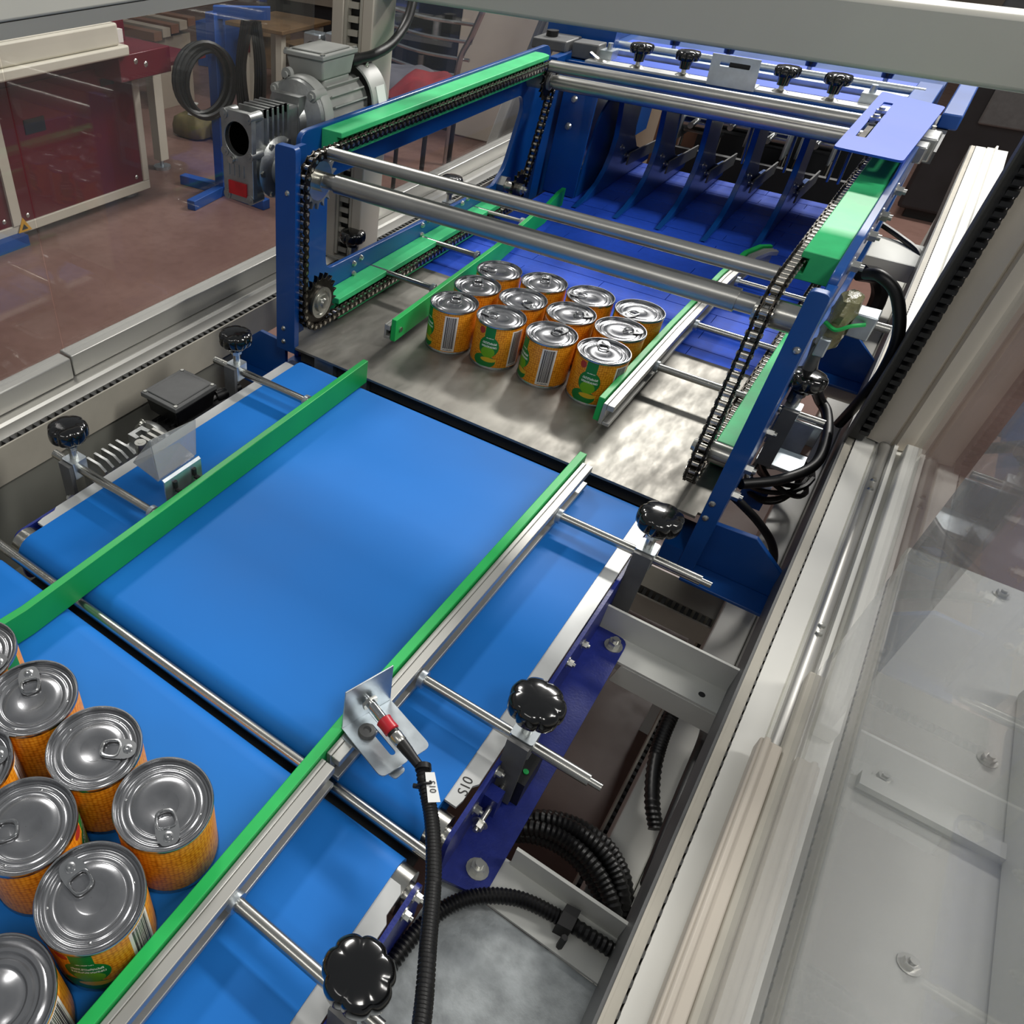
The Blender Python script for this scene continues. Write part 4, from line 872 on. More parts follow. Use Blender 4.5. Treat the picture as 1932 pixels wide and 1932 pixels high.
for k in range(4):
    t = PI / 4 + k * PI / 2; M().prism([(1.036, 0.0), (1.060, 0.0), (1.060, 0.012)], 'x', -0.0015, 0.0015).build('adapter_rib', cast, gm) if False else None
for k in range(4):
    t = PI / 4 + k * PI / 2; cx, cz = -0.848 + 0.054 * math.cos(t), 0.323 + 0.054 * math.sin(t)
    M().cyl((cx, 1.052, cz), (cx, 1.082, cz), 0.0085, n=12).cyl((cx, 1.048, cz), (cx, 1.052, cz), 0.005, n=6).build('flange_lug', motorg, gm)
M().lathe([(0.058, 0), (0.060, 0.003), (0.060, 0.020), (0.052, 0.026), (0.0455, 0.030), (0.0455, 0.135)], (-0.848, 1.064, 0.323), (0, 1, 0), 48).build('motor_body', motorg, gm)
for k in range(20):
    t = 2 * PI * k / 20
    if abs(math.sin(t) - 1) < 0.12: continue
    a = Vector((math.cos(t), 0, math.sin(t))); b = Vector((-math.sin(t), 0, math.cos(t)))
    M().obox(Vector((-0.848, 1.145, 0.323)) + a * 0.0485, a * 0.0045, (0, 0.045, 0), b * 0.0012).build('cooling_fin', motorg, gm)
M().lathe([(0.0610, 0), (0.0635, 0.001), (0.0635, 0.044), (0.056, 0.052), (0.01, 0.054)], (-0.848, 1.190, 0.323), (0, 1, 0), 48, False).lathe([(0.0605, 0.0), (0.0605, 0.042)], (-0.848, 1.190, 0.323), (0, 1, 0), 48, False).build('fan_cowl', motorg, gm)
M().hexbolt((-0.819, 1.212, 0.3795), (0.45, 0, 0.9), 0.0035, 0.003).build('cowl_screw', bolt_m, gm)
M().obox((-0.7868, 1.216, 0.340), (0.0006, 0, 0.0002), (0, 0.012, 0), (-0.0045, 0, 0.0135)).build('rating_label', paper, gm, label='white label on the fan cowl')
M().cyl((-0.873, 1.066, 0.381), (-0.873, 1.074, 0.381), 0.010, n=16).cyl((-0.873, 1.062, 0.381), (-0.873, 1.078, 0.381), 0.005, n=12).box(-0.880, -0.866, 1.066, 1.074, 0.362, 0.381).build('lifting_lug', motorg, gm)
M().box(-0.884, -0.822, 1.10, 1.17, 0.358, 0.376).build('box_seat', motorg, gm, bev=0.004)
M().hexa([(-0.887, 1.094, 0.374), (-0.821, 1.094, 0.374), (-0.821, 1.172, 0.374), (-0.887, 1.172, 0.374), (-0.892, 1.089, 0.404), (-0.817, 1.089, 0.404), (-0.817, 1.177, 0.404), (-0.892, 1.177, 0.404)]).build('terminal_box', motorg, gm, bev=0.003)
lidb = M().box(-0.8955, -0.8145, 1.0855, 1.180, 0.404, 0.411).box(-0.886, -0.824, 1.096, 1.170, 0.411, 0.414).build('terminal_lid', motorg, gm, bev=0.003)
for x, y in ((-0.891, 1.090), (-0.819, 1.090), (-0.891, 1.176), (-0.819, 1.176)): M().cyl((x, y, 0.411), (x, y, 0.413), 0.004, n=10).build('lid_screw', bolt_m, lidb)
M().cyl((-0.828, 1.176, 0.390), (-0.825, 1.195, 0.391), 0.0105, n=12).build('cable_gland', blackr, gm)
pc = tag(M().tube([(-0.825, 1.195, 0.391), (-0.820, 1.235, 0.392), (-0.820, 1.29, 0.402), (-0.830, 1.35, 0.430), (-0.842, 1.385, 0.48), (-0.85, 1.39, 0.56)], 0.0085, 10).build('power_cable', blackr, loc=(-0.82, 1.3, 0.43)), 'thick black cable rising from the grey motor terminal box', 'cable')

# ================================================================ CONVEYOR MOTOR on the left of the middle belt
cm = thing('conveyor_motor', 'small black conveyor motor with finned gearbox beside the middle belt', 'motor', (-0.79, 0.65, -0.06))
M().hexa([(-0.832, 0.668, -0.036), (-0.764, 0.664, -0.036), (-0.764, 0.745, -0.036), (-0.832, 0.745, -0.036), (-0.836, 0.664, -0.006), (-0.761, 0.660, -0.006), (-0.761, 0.749, -0.006), (-0.836, 0.749, -0.006)]).build('terminal_box', blackr, cm, bev=0.003)
cl = M().box(-0.838, -0.7595, 0.658, 0.751, -0.006, 0.0015).box(-0.830, -0.767, 0.666, 0.743, 0.0015, 0.0035).build('terminal_lid', darkg, cm, bev=0.002)
for x, y in ((-0.833, 0.664), (-0.765, 0.664), (-0.833, 0.746), (-0.765, 0.746)): M().cyl((x, y, 0.0015), (x, y, 0.003), 0.003, n=8).build('lid_screw', bolt_m, cl)
M().cyl((-0.785, 0.640, -0.075), (-0.785, 0.79, -0.075), 0.040, n=28).build('motor_body', blackr, cm)
for k in range(9):
    t = 0.2 + k * 0.35; M().obox((-0.785 + 0.042 * math.cos(t), 0.715, -0.075 + 0.042 * math.sin(t)), (0.004 * math.cos(t), 0, 0.004 * math.sin(t)), (0, 0.06, 0), (-0.0012 * math.sin(t), 0, 0.0012 * math.cos(t))).build('cooling_fin', blackr, cm)
M().cyl((-0.762, 0.752, -0.022), (-0.745, 0.79, -0.015), 0.009, n=12).build('cable_gland', blackr, cm)
M().lathe([(0.047, 0), (0.050, 0.004), (0.050, 0.012), (0.030, 0.020), (0.026, 0.034)], (-0.785, 0.640, -0.072), (0, -1, 0), 30).build('motor_flange', cast, cm)
M().hexbolt((-0.805, 0.629, -0.028), (0, -1, 0), 0.005, 0.004).hexbolt((-0.752, 0.629, -0.04), (0, -1, 0), 0.005, 0.004).build('flange_bolt', bolt_m, cm)
M().box(-0.775, -0.731, 0.485, 0.606, -0.10, -0.018).build('gearbox_housing', cast, cm, bev=0.003)
M().prism([(-0.775, 0.574), (-0.757, 0.574), (-0.757, 0.580), (-0.768, 0.582), (-0.768, 0.594), (-0.757, 0.596), (-0.757, 0.602), (-0.775, 0.602)], 'z', -0.018, -0.004).build('housing_clip', cast, cm)
for k in range(5): M().prism([(-0.774, -0.018), (-0.733, -0.018), (-0.735, -0.008), (-0.748, -0.001), (-0.774, -0.001)], 'y', 0.495 + k * 0.0135, 0.499 + k * 0.0135).build('cooling_fin', cast, cm)
M().cyl((-0.738, 0.566, -0.018), (-0.738, 0.566, 0.003), 0.0085, n=18).cyl((-0.738, 0.566, 0.003), (-0.738, 0.566, 0.0035), 0.004, n=12).build('breather_plug', bolt_m, cm)
for k in range(3): M().box(-0.760, -0.736, 0.583 + 0.012 * k, 0.588 + 0.012 * k, -0.018, -0.006).build('top_rib', bolt_m, cm)
M().box(-0.747, -0.737, 0.480, 0.486, -0.018, -0.008).build('yellow_tag', yellow, cm)
M().prism([(0.75, -0.09), (0.80, -0.09), (0.80, -0.045), (0.775, -0.028), (0.75, -0.03)], 'x', -0.745, -0.742).build('motor_bracket', zinc, cm)
# clear reflector cover on its zinc foot
rc = thing('reflector_bracket', 'clear folded cover on a zinc foot fixed to the dark green bar', 'bracket', (-0.60, 0.51, 0.04))
M().prism([(-0.5925, 0.014), (-0.5905, 0.014), (-0.5905, 0.0590), (-0.594, 0.0615), (-0.596, 0.0605), (-0.5925, 0.058)], 'y', 0.480, 0.545).build('foot_plate', zinc, rc)
for y in (0.496, 0.530): M().cyl((-0.5880, y, 0.040), (-0.5800, y, 0.040), 0.0032, n=10).cyl((-0.589, y, 0.0425), (-0.589, y, 0.0525), 0.0032, n=8).build('foot_screw', ink, rc)
M().hexa([(-0.6015, 0.480, 0.060), (-0.5995, 0.480, 0.061), (-0.5995, 0.546, 0.061), (-0.6015, 0.546, 0.060), (-0.618, 0.488, 0.108), (-0.616, 0.488, 0.109), (-0.616, 0.566, 0.098), (-0.618, 0.566, 0.097)]).build('clear_front', clear, rc)
M().hexa([(-0.6435, 0.478, 0.068), (-0.6420, 0.476, 0.068), (-0.6015, 0.479, 0.058), (-0.6015, 0.481, 0.058), (-0.634, 0.486, 0.085), (-0.6325, 0.484, 0.085), (-0.617, 0.4865, 0.108), (-0.617, 0.4885, 0.108)]).build('clear_side', clear, rc)
M().hexa([(-0.6435, 0.478, 0.066), (-0.6015, 0.479, 0.056), (-0.6015, 0.545, 0.056), (-0.630, 0.545, 0.064), (-0.6435, 0.478, 0.068), (-0.6015, 0.479, 0.058), (-0.6015, 0.545, 0.058), (-0.630, 0.545, 0.066)]).build('clear_base', clear, rc)

# ================================================================ SENSOR on the front right guide
sb = thing('sensor_bracket', 'folded zinc bracket carrying the red sensor over the front right guide', 'bracket', (-0.19, 0.36, 0.045))
u_ = Vector((0.018, 0.0555, 0)).normalized(); w_ = Vector((u_.y, -u_.x, 0)); p0 = Vector((-0.2150, 0.3440, 0))
def sbp(a, b, z): q = p0 + u_ * a + w_ * b; return (q.x, q.y, z)
M().hexa([sbp(0, 0, 0.045), sbp(0.0585, 0, 0.045), sbp(0.0585, 0.0015, 0.045), sbp(0, 0.0015, 0.045), sbp(0.002, -0.001, 0.099), sbp(0.057, -0.001, 0.099), sbp(0.057, 0.0005, 0.099), sbp(0.002, 0.0005, 0.099)]).build('upright_flange', zinc, sb, bev=0.0005)
fo = [sbp(a, b, 0)[:2] for a, b in rpoly([(0.032, 0), (0.0585, 0), (0.0585, 0.062), (0.032, 0.062)], [0, 0, 0.007, 0.004])]
M().prism(fo, 'z', 0.0435, 0.045).build('flat_flange', zinc, sb)
fo2 = [sbp(a, b, 0)[:2] for a, b in rpoly([(0, 0), (0.0315, 0), (0.0315, 0.062), (0.0, 0.062)], [0, 0, 0.003, 0.007])]
sl2 = [sbp(a, b, 0)[:2] for a, b in rrect(0.021, 0.027, 0.012, 0.05, 0.0028)]
M().plate(fo2, [sl2], 'z', 0.0435, 0.0452).build('flat_flange', zinc, sb)
M().prism([sbp(a, b, 0)[:2] for a, b in rpoly([(-0.004, 0.006), (0.018, 0.002), (0.026, 0.066), (0.012, 0.068)], 0.004)], 'z', 0.038, 0.0400).box(-0.207, -0.190, 0.352, 0.366, 0.0385, 0.0432).build('lower_angle', zinc, sb)
M().lathe([(0.0085, 0), (0.0085, 0.0015), (0.0075, 0.004), (0.004, 0.0045), (0.003, 0.003)], sbp(0.017, 0.018, 0.0455), (0, 0, 1), 20).build('bolt_head', darkg, sb)
se = thing('proximity_sensor', 'round chrome sensor with red collar and black plug held by the zinc bracket', 'sensor', sbp(0.03, 0.02, 0.066))
def sp_(b, z=0.0): q = p0 + u_ * 0.0285 + w_ * b; return Vector((q.x, q.y, 0.069 - 0.10 * b + z))
M().cyl(sp_(-0.006), sp_(0.026), 0.0048, n=18).build('chrome_barrel', chrome, se)
for b in (-0.0035, 0.0035): M().cyl(sp_(b), sp_(b + 0.003), 0.0088, n=6).build('lock_nut', bolt_m, se)
ax = (sp_(0.02) - sp_(0)).normalized()
M().lathe([(0.0062, 0), (0.0078, 0.001), (0.0072, 0.007), (0.0076, 0.0135), (0.0066, 0.0145)], sp_(0.025), ax, 22).build('red_collar', redp, se)
M().cyl(sp_(0.0390), sp_(0.0425), 0.0060, n=16).build('black_ring', blackr, se)
M().lathe([(0.0062, 0), (0.0066, 0.001), (0.0066, 0.009), (0.0060, 0.010)], sp_(0.0425), ax, 16).build('knurled_nut', bar, se)
M().lathe([(0.0060, 0), (0.0056, 0.008), (0.0046, 0.018), (0.0044, 0.024), (0.0030, 0.025)], sp_(0.0525), ax, 16).build('plug_boot', blackr, se)
e0 = sp_(0.078)
sc = thing('sensor_cable', 'black corrugated sensor hose with white tag running down past the near knob', 'cable', tuple(e0))
M().tube([sp_(0.076), e0 + Vector((0.006, -0.004, -0.003)), (-0.1278, 0.3475, 0.058)], 0.0022, 8).build('inner_lead', blackr, sc)
hose = M().tube([(-0.1300, 0.3500, 0.060), (-0.1215, 0.3385, 0.059), (-0.0969, 0.3099, 0.062), (-0.0723, 0.2698, 0.070), (-0.0483, 0.2191, 0.085), (-0.0253, 0.1694, 0.100), (-0.005, 0.110, 0.12)], 0.0066, 14, 10, rib=0.0016).build('corrugated_hose', blackr, sc, smooth=30)
M().cyl((-0.1305, 0.3505, 0.0602), (-0.1275, 0.3465, 0.0598), 0.0074, n=16).build('hose_end_cap', blackr, sc)
tg = M().hexa([(-0.1232, 0.3400, 0.0700), (-0.1168, 0.3452, 0.0700), (-0.0985, 0.3240, 0.0715), (-0.1065, 0.3172, 0.0715), (-0.1232, 0.3400, 0.0704), (-0.1168, 0.3452, 0.0704), (-0.0985, 0.3240, 0.0719), (-0.1065, 0.3172, 0.0719)]).build('white_tag', paper, sc, label='white marker tag reading S10')
tdir = Vector((0.0175, -0.0225, 0.0015)).normalized(); tw = Vector((0.0073, 0.0060, 0)).normalized(); tn_ = tdir.cross(tw).normalized() * -1
tn_ = -tn_ if tn_.z < 0 else tn_; ty_ = tn_.cross(tdir)
tx = text('S10', 0.0078, 'tag_text', ink, sc, tuple(Vector((-0.1112, 0.3316, 0.0712)) + tn_ * 0.0004), Matrix((tdir, ty_, tn_)).transposed().to_euler(), 0.00005)
M().tube([(-0.1235, 0.3275, 0.062), (-0.1195, 0.3295, 0.0705), (-0.1145, 0.3330, 0.0718), (-0.1150, 0.3350, 0.0718)], 0.0012, 6).cyl((-0.1265, 0.3280, 0.061), (-0.1205, 0.3300, 0.063), 0.0022, n=8).build('cable_tie', blackr, sc)

# ================================================================ HOPPER END behind the rear tubes
hb = thing('divider_beam', 'dark blue folded beam with pale top strip across the machine above the dividers', 'beam', (-0.406, 2.05, 0.26))
M().box(-0.765, -0.055, 1.950, 1.955, 0.225, 0.290).box(-0.765, -0.055, 1.955, 2.52, 0.283, 0.288).build('folded_sheet', blue, hb, bev=0.001)
M().box(-0.72, -0.065, 1.952, 1.988, 0.2905, 0.2945).build('top_strip', bed, hb, label='pale metal strip along the front edge')
M().box(-0.72, -0.075, 1.995, 2.055, 0.2885, 0.294).build('inner_sheet', bright, hb)
M().box(-0.70, -0.08, 2.065, 2.085, 0.2885, 0.3035).build('square_bar', zinc, hb)
M().cyl((-0.71, 2.12, 0.305), (-0.07, 2.12, 0.305), 0.008, n=14).build('round_bar', zinc, hb)
M().box(-0.72, -0.075, 2.145, 2.25, 0.2885, 0.297).build('inner_sheet', bright, hb)
for x in (-0.69, -0.15): M().box(x - 0.015, x + 0.015, 1.99, 2.03, 0.294, 0.312).cyl((x, 2.01, 0.312), (x, 2.01, 0.325), 0.006, n=10).build('end_clamp', zinc, hb)
M().box(-0.785, -0.765, 1.90, 2.75, -0.02, 0.30).build('end_cheek', blue, hb); M().box(-0.055, -0.045, 1.95, 2.4, -0.02, 0.30).build('end_cheek', blue, hb)
M().box(-0.752, -0.668, 1.945, 1.950, 0.0, 0.236).build('front_panel', blue, hb, bev=0.001)
for z in (0.2144, 0.1558): M().lathe([(0.0005, 0.004), (0.006, 0.0035), (0.0085, 0)], (-0.722, 1.945, z), (0, -1, 0), 12).build('panel_bolt', bolt_m, hb)
M().prism(rpoly([(1.952, 0.0), (2.30, 0.0), (2.30, 0.22), (2.06, 0.22), (1.99, 0.18)], [0, 0, 0, 0.05, 0.05]), 'x', -0.672, -0.667).build('side_wing', blue, hb)
cb2 = thing('slotted_bracket', 'grey slotted bracket plate standing at the middle of the divider beam', 'bracket', (-0.4, 1.95, 0.31))
M().plate([(-0.4465, 0.2905), (-0.3500, 0.2905), (-0.3560, 0.347), (-0.4515, 0.347)], [rrect(-0.432, -0.372, 0.3265, 0.3355, 0.002)], 'y', 1.9455, 1.9485).build('plate', zinc, cb2)
M().box(-0.4465, -0.35, 1.9485, 1.985, 0.2950, 0.2975).build('foot', zinc, cb2)
M().box(-0.415, -0.372, 1.955, 1.97, 0.318, 0.342).build('block_behind', blackr, cb2)
hk = thing('beam_knob', 'first black star knob from the left on the divider beam', 'knob', (0, 0, 0), 'black star knobs on the divider beam')
n = 84; v = []; rows = [(0.008, 0.026), (0.0235, 0.029), (0.0255, 0.033), (0.0255, 0.041), (0.023, 0.045), (0.010, 0.047), (0.001, 0.0472)]
for r, z in rows:
    for i in range(n):
        t_ = 2 * PI * i / n; dip = (1 - abs(math.sin(3.5 * t_))) ** 2 * 0.12 * min(1, r / 0.024) ** 3
        v.append((r * (1 - dip) * math.cos(t_), r * (1 - dip) * math.sin(t_), z))
M().add(v, [(a * n + i, a * n + (i + 1) % n, (a + 1) * n + (i + 1) % n, (a + 1) * n + i) for a in range(len(rows) - 1) for i in range(n)] + [tuple(range(n))[::-1], tuple(range((len(rows) - 1) * n, len(rows) * n))]).build('star_head', black, hk, smooth=50)
M().lathe([(0.011, 0.012), (0.013, 0.027)], n=18).build('head_hub', black, hk)
M().cyl((0, 0, 0), (0, 0, 0.013), 0.005, n=12).lathe([(0.016, 0.0), (0.011, 0.003), (0.006, 0.004)], n=18).build('stem', bolt_m, hk)
for i, (x, y, lab) in enumerate(((-0.606, 1.970, 'first black star knob from the left on the front strip of the divider beam'), (-0.505, 1.970, 'black star knob just left of the grey slotted bracket'), (-0.306, 1.970, 'black star knob just right of the grey slotted bracket'), (-0.212, 1.970, 'last black star knob to the right on the front strip of the divider beam'))):
    place(hk, (x, y, 0.2947), 0.3 * i, lab, i == 0)
for x, lab in ((-0.600, 'small black star knob behind the first front knob, on the rear sheet'), (-0.475, 'small black star knob behind the second front knob, on the rear sheet'), (-0.300, 'small black star knob behind the third front knob, on the rear sheet'), (-0.150, 'small black star knob on the rear sheet, farthest right')):
    o = place(hk, (x, 2.19, 0.2972), x * 9, lab)
for x in (-0.60, -0.575, -0.495, -0.47, -0.395, -0.37, -0.292, -0.268, -0.19, -0.165):
    M().cyl((x, 2.30, 0.283), (x + 0.004, 2.36, 0.045), 0.0042, n=10).build('hanging_rod', steel, hb)
cyb = thing('dark_backdrop', 'dark backdrop added under the chrome air cylinders beyond the modular belt', 'plate', (-0.4, 2.8, -0.2))  # black plates added as a backdrop so the opening beyond the belt stays dark
M().box(-0.66, -0.06, 2.45, 3.1, -0.21, -0.20).build('plate', rackm, cyb); M().box(-0.66, -0.06, 2.99, 3.04, -0.20, 0.18).build('back_plate', rackm, cyb); M().box(-0.66, -0.06, 2.68, 2.70, -0.20, -0.035).build('front_plate', rackm, cyb)
for x in (-0.75, -0.15): M().box(x, x + 0.05, 2.45, 3.1, -0.85, -0.21).build('leg', rackm, cyb)
# lane dividers
DIV = [(1.885, 0.0005), (1.95, 0.010), (2.005, 0.028), (2.040, 0.054), (2.060, 0.088), (2.064, 0.125), (2.052, 0.17), (2.036, 0.215), (2.012, 0.2815), (2.12, 0.2815), (2.15, 0.21), (2.175, 0.15), (2.20, 0.10), (2.24, 0.065), (2.30, 0.045), (2.38, 0.036), (2.38, 0.0005)]
names = ['first', 'second', 'third', 'fourth', 'fifth']
for i, x in enumerate((-0.640, -0.538, -0.436, -0.332, -0.230)):
    d = thing('lane_divider', 'curved dark blue lane divider plate, %s from the left under the rear tubes' % names[i], 'divider', (x, 2.1, 0.1), 'curved lane dividers over the modular belt')
    M().prism(DIV, 'x', x - 0.006, x + 0.006).build('curved_plate', blue, d, bev=0.0008)
    M().box(x - 0.014, x + 0.014, 2.02, 2.08, 0.268, 0.2825).build('hanger', blue, d)
    M().hexbolt((x + 0.006, 2.11, 0.09), (1, 0, 0), 0.005, 0.004).hexbolt((x + 0.006, 2.16, 0.06), (1, 0, 0), 0.005, 0.004).build('divider_bolt', bolt_m, d)
    M().beam((x + 0.013, 2.17, 0.05), (x + 0.015, 2.42, 0.035), 0.004, 0.03).build('lane_strip', darkg, d)
for i, (x, y) in enumerate(((-0.62, 2.78), (-0.52, 2.84), (-0.40, 2.78), (-0.28, 2.82))):
    a = thing('air_cylinder', 'chrome air cylinder behind the dividers, %s of four from the left' % names[i], 'cylinder', (x, y, 0.0), 'chrome air cylinders behind the dividers')
    M().cyl((x - 0.042, y, 0.02), (x + 0.042, y, 0.02), 0.032, n=20).cyl((x - 0.042, y + 0.09, 0.05), (x + 0.042, y + 0.09, 0.05), 0.024, n=20).build('barrel', chrome, a)
    M().box(x - 0.048, x - 0.040, y - 0.04, y + 0.12, -0.03, 0.07).build('end_cap', zinc, a, bev=0.003); M().box(x + 0.040, x + 0.048, y - 0.04, y + 0.12, -0.03, 0.07).build('end_cap', zinc, a, bev=0.003)
    M().cyl((x, y - 0.10, 0.03), (x, y - 0.02, 0.03), 0.009, n=12).build('port', chrome, a)
    for dx in (0.03, -0.03): M().cyl((x + dx * 1.46, y + 0.02, -0.20), (x + dx * 1.46, y + 0.02, -0.03), 0.006, n=10).build('support_pin', bar, a)
tag(M().box(-0.80, -0.66, 3.0, 3.04, -0.20, 0.20).build('brown_board', brown, loc=(-0.73, 3.02, 0.0)), 'brown board visible between the second and third lane dividers', 'board')
kb = thing('junction_box', 'dark grey junction boxes at the rear left corner of the chain frame', 'box', (-0.78, 2.0, 0.31))
M().box(-0.86, -0.775, 1.96, 2.05, 0.300, 0.322).build('body', darkg, kb, bev=0.003)
M().box(-0.768, -0.705, 1.98, 2.03, 0.290, 0.322).build('body', darkg, kb, bev=0.003)
M().box(-0.87, -0.70, 2.06, 2.09, 0.28, 0.345).build('back_plate', blue, kb)
M().cyl((-0.83, 2.0, 0.322), (-0.83, 2.0, 0.334), 0.014, n=14).build('cap', blackr, kb)
M().tube([(-0.72, 1.98, 0.305), (-0.69, 1.96, 0.298), (-0.675, 1.965, 0.294)], 0.004, 6).build('lead', bar, kb)
ba = thing('blue_arm', 'blue arm and grey blocks beyond the cover plate at the upper right', 'machine part', (-0.0, 2.0, 0.3))
M().box(-0.02, 0.012, 1.84, 2.25, 0.305, 0.33).build('arm', standb, ba, bev=0.003)
M().box(-0.04, -0.004, 1.62, 1.68, 0.30, 0.335).box(-0.032, -0.012, 1.58, 1.62, 0.305, 0.33).build('clamp_block', cast, ba, bev=0.003)
M().box(-0.045, 0.0, 1.68, 1.95, 0.285, 0.304).build('base', darkg, ba)
M().box(-0.09, -0.045, 1.95, 2.2, 0.288, 0.31).build('blue_block', standb, ba, bev=0.002)
for y in (1.70, 1.76): M().hexbolt((-0.022, y, 0.304), (0, 0, 1), 0.009, 0.01).build('arm_bolt', bolt_m, ba)

# ================================================================ right side, outside the chain frame
ws = thing('wrapped_sensor', 'sensor block wrapped in yellowish clear plastic outside the right chain frame', 'sensor', (-0.012, 1.22, 0.18))
mm = M(); nn = 18; v = []
for k, (r, z) in enumerate(((0.55, 0.148), (0.85, 0.152), (1.0, 0.17), (0.92, 0.19), (1.02, 0.205), (0.85, 0.222), (0.5, 0.226))):
    for i in range(nn):
        t = 2 * PI * i / nn; w = 1 + 0.12 * math.sin(5 * t + k * 2.3)
        v.append((-0.008 + 0.004 * (z - 0.18) * 10 + 0.0155 * r * w * math.cos(t), 1.215 + 0.030 * r * w * math.sin(t), z))
mm.add(v, [(a * nn + i, a * nn + (i + 1) % nn, (a + 1) * nn + (i + 1) % nn, (a + 1) * nn + i) for a in range(6) for i in range(nn)] + [tuple(range(nn))[::-1], tuple(range(6 * nn, 7 * nn))]).build('plastic_wrap', amber, ws, smooth=25)
M().tube([(-0.022, 1.188, 0.190), (-0.006, 1.182, 0.186), (0.008, 1.188, 0.194), (0.022, 1.2, 0.196)], 0.003, 6).build('green_tie', green, ws)
M().box(0.006, 0.034, 1.205, 1.24, 0.172, 0.206).build('metal_block', zinc, ws, bev=0.002)
M().cyl((0.034, 1.222, 0.19), (0.052, 1.222, 0.19), 0.006, n=12).build('spindle', bar, ws)
M().box(-0.018, -0.004, 1.176, 1.188, 0.145, 0.172).build('nut_block', zinc, ws, bev=0.002)
M().cyl((-0.014, 1.22, 0.05), (-0.014, 1.22, 0.148), 0.008, n=12).build('post', darkg, ws)
ck = tag(M().tube([(-0.006, 1.30, 0.225), (0.012, 1.285, 0.232), (0.040, 1.28, 0.215), (0.066, 1.28, 0.165), (0.074, 1.29, 0.105), (0.070, 1.31, 0.045), (0.062, 1.35, -0.03)], 0.008, 10).build('hose', blackr, loc=(0.05, 1.29, 0.1)), 'black hose arching from the wrapped sensor down to the right sill', 'cable')
ck2 = tag(M().tube([(-0.018, 1.222, 0.148), (-0.012, 1.24, 0.10), (0.0, 1.30, 0.05), (0.020, 1.41, -0.03), (0.040, 1.40, -0.045), (0.0555, 1.33, -0.05), (0.056, 1.24, -0.052), (0.022, 1.163, -0.05), (-0.022, 1.11, -0.048)], 0.0085, 10).build('hose', blackr, loc=(0.03, 1.3, 0)), 'thick black hose looping from the wrapped sensor back under the right chain frame', 'cable')
ck3 = tag(M().tube([(-0.030, 1.02, -0.008), (-0.008, 1.025, -0.022), (0.022, 1.04, -0.05), (0.050, 1.055, -0.085), (0.066, 1.075, -0.13), (0.07, 1.12, -0.2)], 0.006, 10).build('hose', blackr, loc=(0.02, 1.04, -0.06)), 'black hose curving down behind the near right blue gusset', 'cable')
cl_ = thing('cable_loops', 'bundle of thin black cable loops below the right chain frame', 'cable', (0.02, 1.32, -0.15))
for k in range(5):
    c0 = Vector((0.016 + 0.003 * k, 1.325 - 0.006 * k, -0.15 + 0.006 * k)); rr = 0.045 + 0.006 * (k % 3)
    M().tube([c0 + Vector((rr * 0.8 * math.cos(t), rr * 1.2 * math.sin(t), 0.02 * math.sin(t + k))) for t in [2 * PI * i / 12 for i in range(13)]], 0.0045, 6, 3).build('loop', blackr, cl_)
M().box(-0.02, 0.02, 1.27, 1.30, -0.19, -0.15).build('blue_coupling', standb, cl_)
zb = thing('zinc_bracket_box', 'grey sheet metal box with bolts below the black knob on the right', 'bracket', (0.0, 1.27, -0.06))
M().box(-0.022, 0.045, 1.225, 1.315, -0.075, -0.068).box(-0.022, 0.045, 1.315, 1.319, -0.12, -0.03).build('folded_box', zinc, zb, bev=0.001)
M().box(0.020, 0.044, 1.285, 1.314, -0.068, -0.0665).build('brown_label', brown, zb)
M().box(-0.022, 0.030, 1.20, 1.205, -0.02, 0.03).build('side_plate', zinc, zb)
for x, y in ((-0.012, 1.245), (-0.014, 1.285)): M().hexbolt((x, y, -0.068), (0, 0, 1), 0.006, 0.012).build('box_bolt', bolt_m, zb)
ab = thing('support_arm', 'pale folded support arm with cables at the far right of the chain frame', 'bracket', (0.0, 2.3, -0.05))
M().box(-0.05, 0.075, 2.21, 2.36, -0.055, -0.05).box(-0.05, 0.075, 2.205, 2.21, -0.09, -0.05).build('folded_arm', white2, ab, bev=0.001)
M().tube([(-0.03, 2.38, -0.03), (0.02, 2.35, -0.04), (0.07, 2.30, -0.05), (0.09, 2.25, -0.08)], 0.007, 8).build('arm_cable', blackr, ab)
M().tube([(-0.02, 2.0, -0.02), (0.02, 2.10, -0.06), (0.04, 2.12, -0.14), (0.02, 2.0, -0.3)], 0.018, 8).build('arm_hose', blackr, ab)
rt = tag(M().cyl((-0.02, 1.685, -0.135), (0.10, 1.685, -0.135), 0.022, n=20).build('cross_bar', white2, loc=(0.04, 1.685, -0.135)), 'round pale bar below the far right gusset', 'bar')

# ================================================================ lower frame on the right of the middle belt
ch1 = thing('cross_channel', 'grey folded cross channel under the far bolt of the blue flange', 'channel', (0.02, 0.72, -0.09), 'folded cross channels of the machine base')
M().box(-0.72, 0.088, 0.700, 0.7425, -0.0845, -0.0805).box(-0.72, 0.088, 0.739, 0.7425, -0.0805, -0.040).prism(rpoly([(-0.046, -0.118), (0.088, -0.118), (0.088, -0.0845), (-0.040, -0.0845)], [0.004, 0, 0, 0.004]), 'y', 0.699, 0.7025).build('folded_sheet', white2, ch1)
M().cyl((0.052, 0.716, -0.0806), (0.052, 0.716, -0.0801), 0.004, n=12).build('hole', rackm, ch1)
ch2 = thing('cross_channel', 'grey folded cross channel under the near bolt of the blue flange', 'channel', (0.02, 0.38, -0.1), 'folded cross channels of the machine base')
M().box(-0.083, 0.088, 0.345, 0.395, -0.0840, -0.0805).box(-0.036, 0.088, 0.3915, 0.395, -0.0805, -0.048).build('folded_sheet', white2, ch2)
ty = thing('base_tray', 'speckled galvanised base tray in the lower right under the black hose', 'tray', (0.0, 0.1, -0.12))
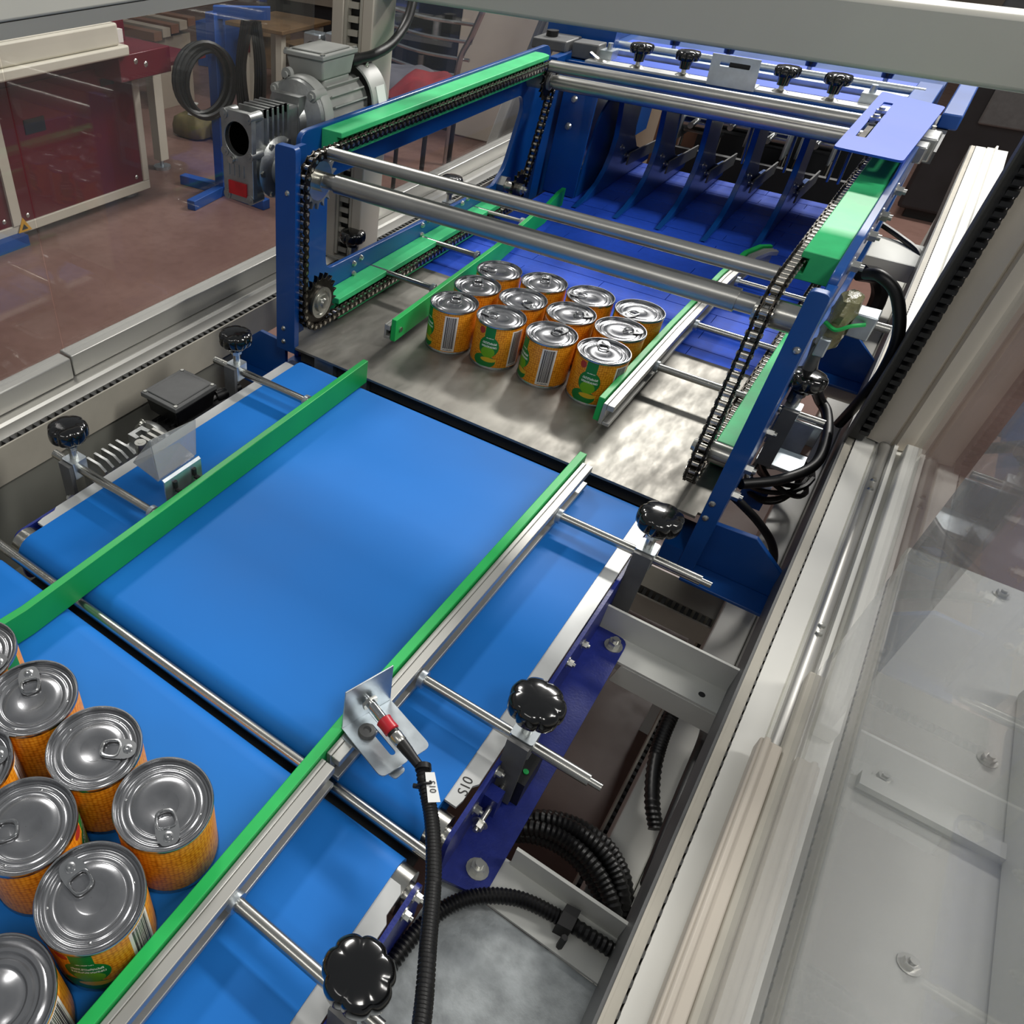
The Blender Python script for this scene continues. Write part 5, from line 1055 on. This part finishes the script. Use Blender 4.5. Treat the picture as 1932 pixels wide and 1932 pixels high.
M().box(-0.083, 0.088, -0.35, 0.3446, -0.088, -0.0842).box(-0.083, -0.080, -0.35, 0.3446, -0.124, -0.088).build('sheet', traym, ty)
ln = thing('lower_beam', 'pale lower frame beam running under the right sill', 'beam', (0.05, 1, -0.33))
M().box(0.036, 0.081, -0.3, 2.6, -0.30, -0.19).build('beam_profile', white, ln, bev=0.002)
M().box(0.082, 0.16, -0.3, 3.0, -0.85, -0.06).build('skirt', white2, ln)
for y in (0.35, 1.25): M().box(0.02, 0.078, y, y + 0.06, -0.85, -0.30).build('leg', white, ln)
xd = thing('cross_duct', 'dark toothed cable duct lying across the lower frame beyond the cross channel', 'duct', (-0.02, 1.04, -0.25))
M().box(-0.14, 0.05, 1.010, 1.014, -0.29, -0.25).box(-0.14, 0.05, 1.034, 1.09, -0.29, -0.25).box(-0.14, 0.05, 1.014, 1.034, -0.29, -0.284).build('duct_body', beige, xd)
for k in range(17): M().box(-0.13 + k * 0.0105, -0.1245 + k * 0.0105, 1.014, 1.034, -0.284, -0.252).build('duct_tooth', darkduct, xd)
M().box(-0.14, 0.05, 0.975, 1.0, -0.40, -0.36).build('lower_tube', white2, xd)
ld = thing('lower_duct', 'beige toothed cable duct running along the floor opening', 'duct', (0.03, 0.8, -0.3))
M().box(0.028, 0.031, 0.40, 1.05, -0.36, -0.30).box(0.031, 0.05, 0.40, 1.05, -0.36, -0.355).build('duct_wall', beige, ld)
stuffed(comb(0.40, 1.05, 0.031, 0.040, -0.32, -0.3005, 0.0125).build('duct_teeth', darkduct, ld))
cbn = thing('cable_bundle', 'bundle of thick black corrugated cables beside the near cross channel', 'cable', (0.02, 0.5, -0.2))
for k in range(6):
    dz = -0.018 * (k % 3); dy = 0.022 * (k // 2)
    M().tube([(-0.075, 0.455 + dy * 0.4, -0.16 + dz), (-0.035, 0.47 + dy * 0.6, -0.13 + dz), (0.005, 0.475 + dy * 0.8, -0.125 + dz), (0.045, 0.465 + dy, -0.135 + dz), (0.075, 0.44 + dy, -0.16 + dz), (0.085, 0.40 + dy, -0.24 + dz)], 0.0095, 10, 8, rib=0.003).build('bundled_cable', blackr, cbn)
ah = thing('base_hose', 'black corrugated hose arching over the galvanised tray and tied to the channel', 'cable', (0.0, 0.3, -0.08))
M().tube([(-0.080, 0.16, -0.0755), (-0.079, 0.235, -0.0755), (-0.072, 0.292, -0.074), (-0.052, 0.332, -0.069), (-0.016, 0.361, -0.069), (0.026, 0.371, -0.070), (0.060, 0.374, -0.071), (0.088, 0.376, -0.073)], 0.0078, 12, 12, rib=0.0022).build('corrugated_hose', blackr, ah)
M().obox((0.030, 0.3715, -0.070), (0.0065, 0.001, 0), (0, 0.011, 0), (0, 0, 0.0105)).build('cable_tie', ink, ah)
M().tube([(0.034, 0.352, -0.0805), (0.034, 0.352, -0.058)], 0.003, 6, 0).build('tie_mount', ink, ah)
vh = tag(M().tube([(0.036, 0.735, -0.152), (0.038, 0.68, -0.150), (0.045, 0.635, -0.15), (0.058, 0.595, -0.152), (0.073, 0.572, -0.16)], 0.009, 12, 10, rib=0.003).build('hose', blackr, loc=(0.05, 0.65, -0.15)), 'black corrugated hose dropping from under the far cross channel', 'cable')
vh2 = tag(M().tube([(0.078, 0.455, -0.08), (0.076, 0.52, -0.085), (0.0755, 0.60, -0.10), (0.077, 0.69, -0.13), (0.078, 0.75, -0.17)], 0.006, 10, 8).build('hose', blackr, loc=(0.077, 0.6, -0.1)), 'thin black hose running along the inner side of the right sill', 'cable')
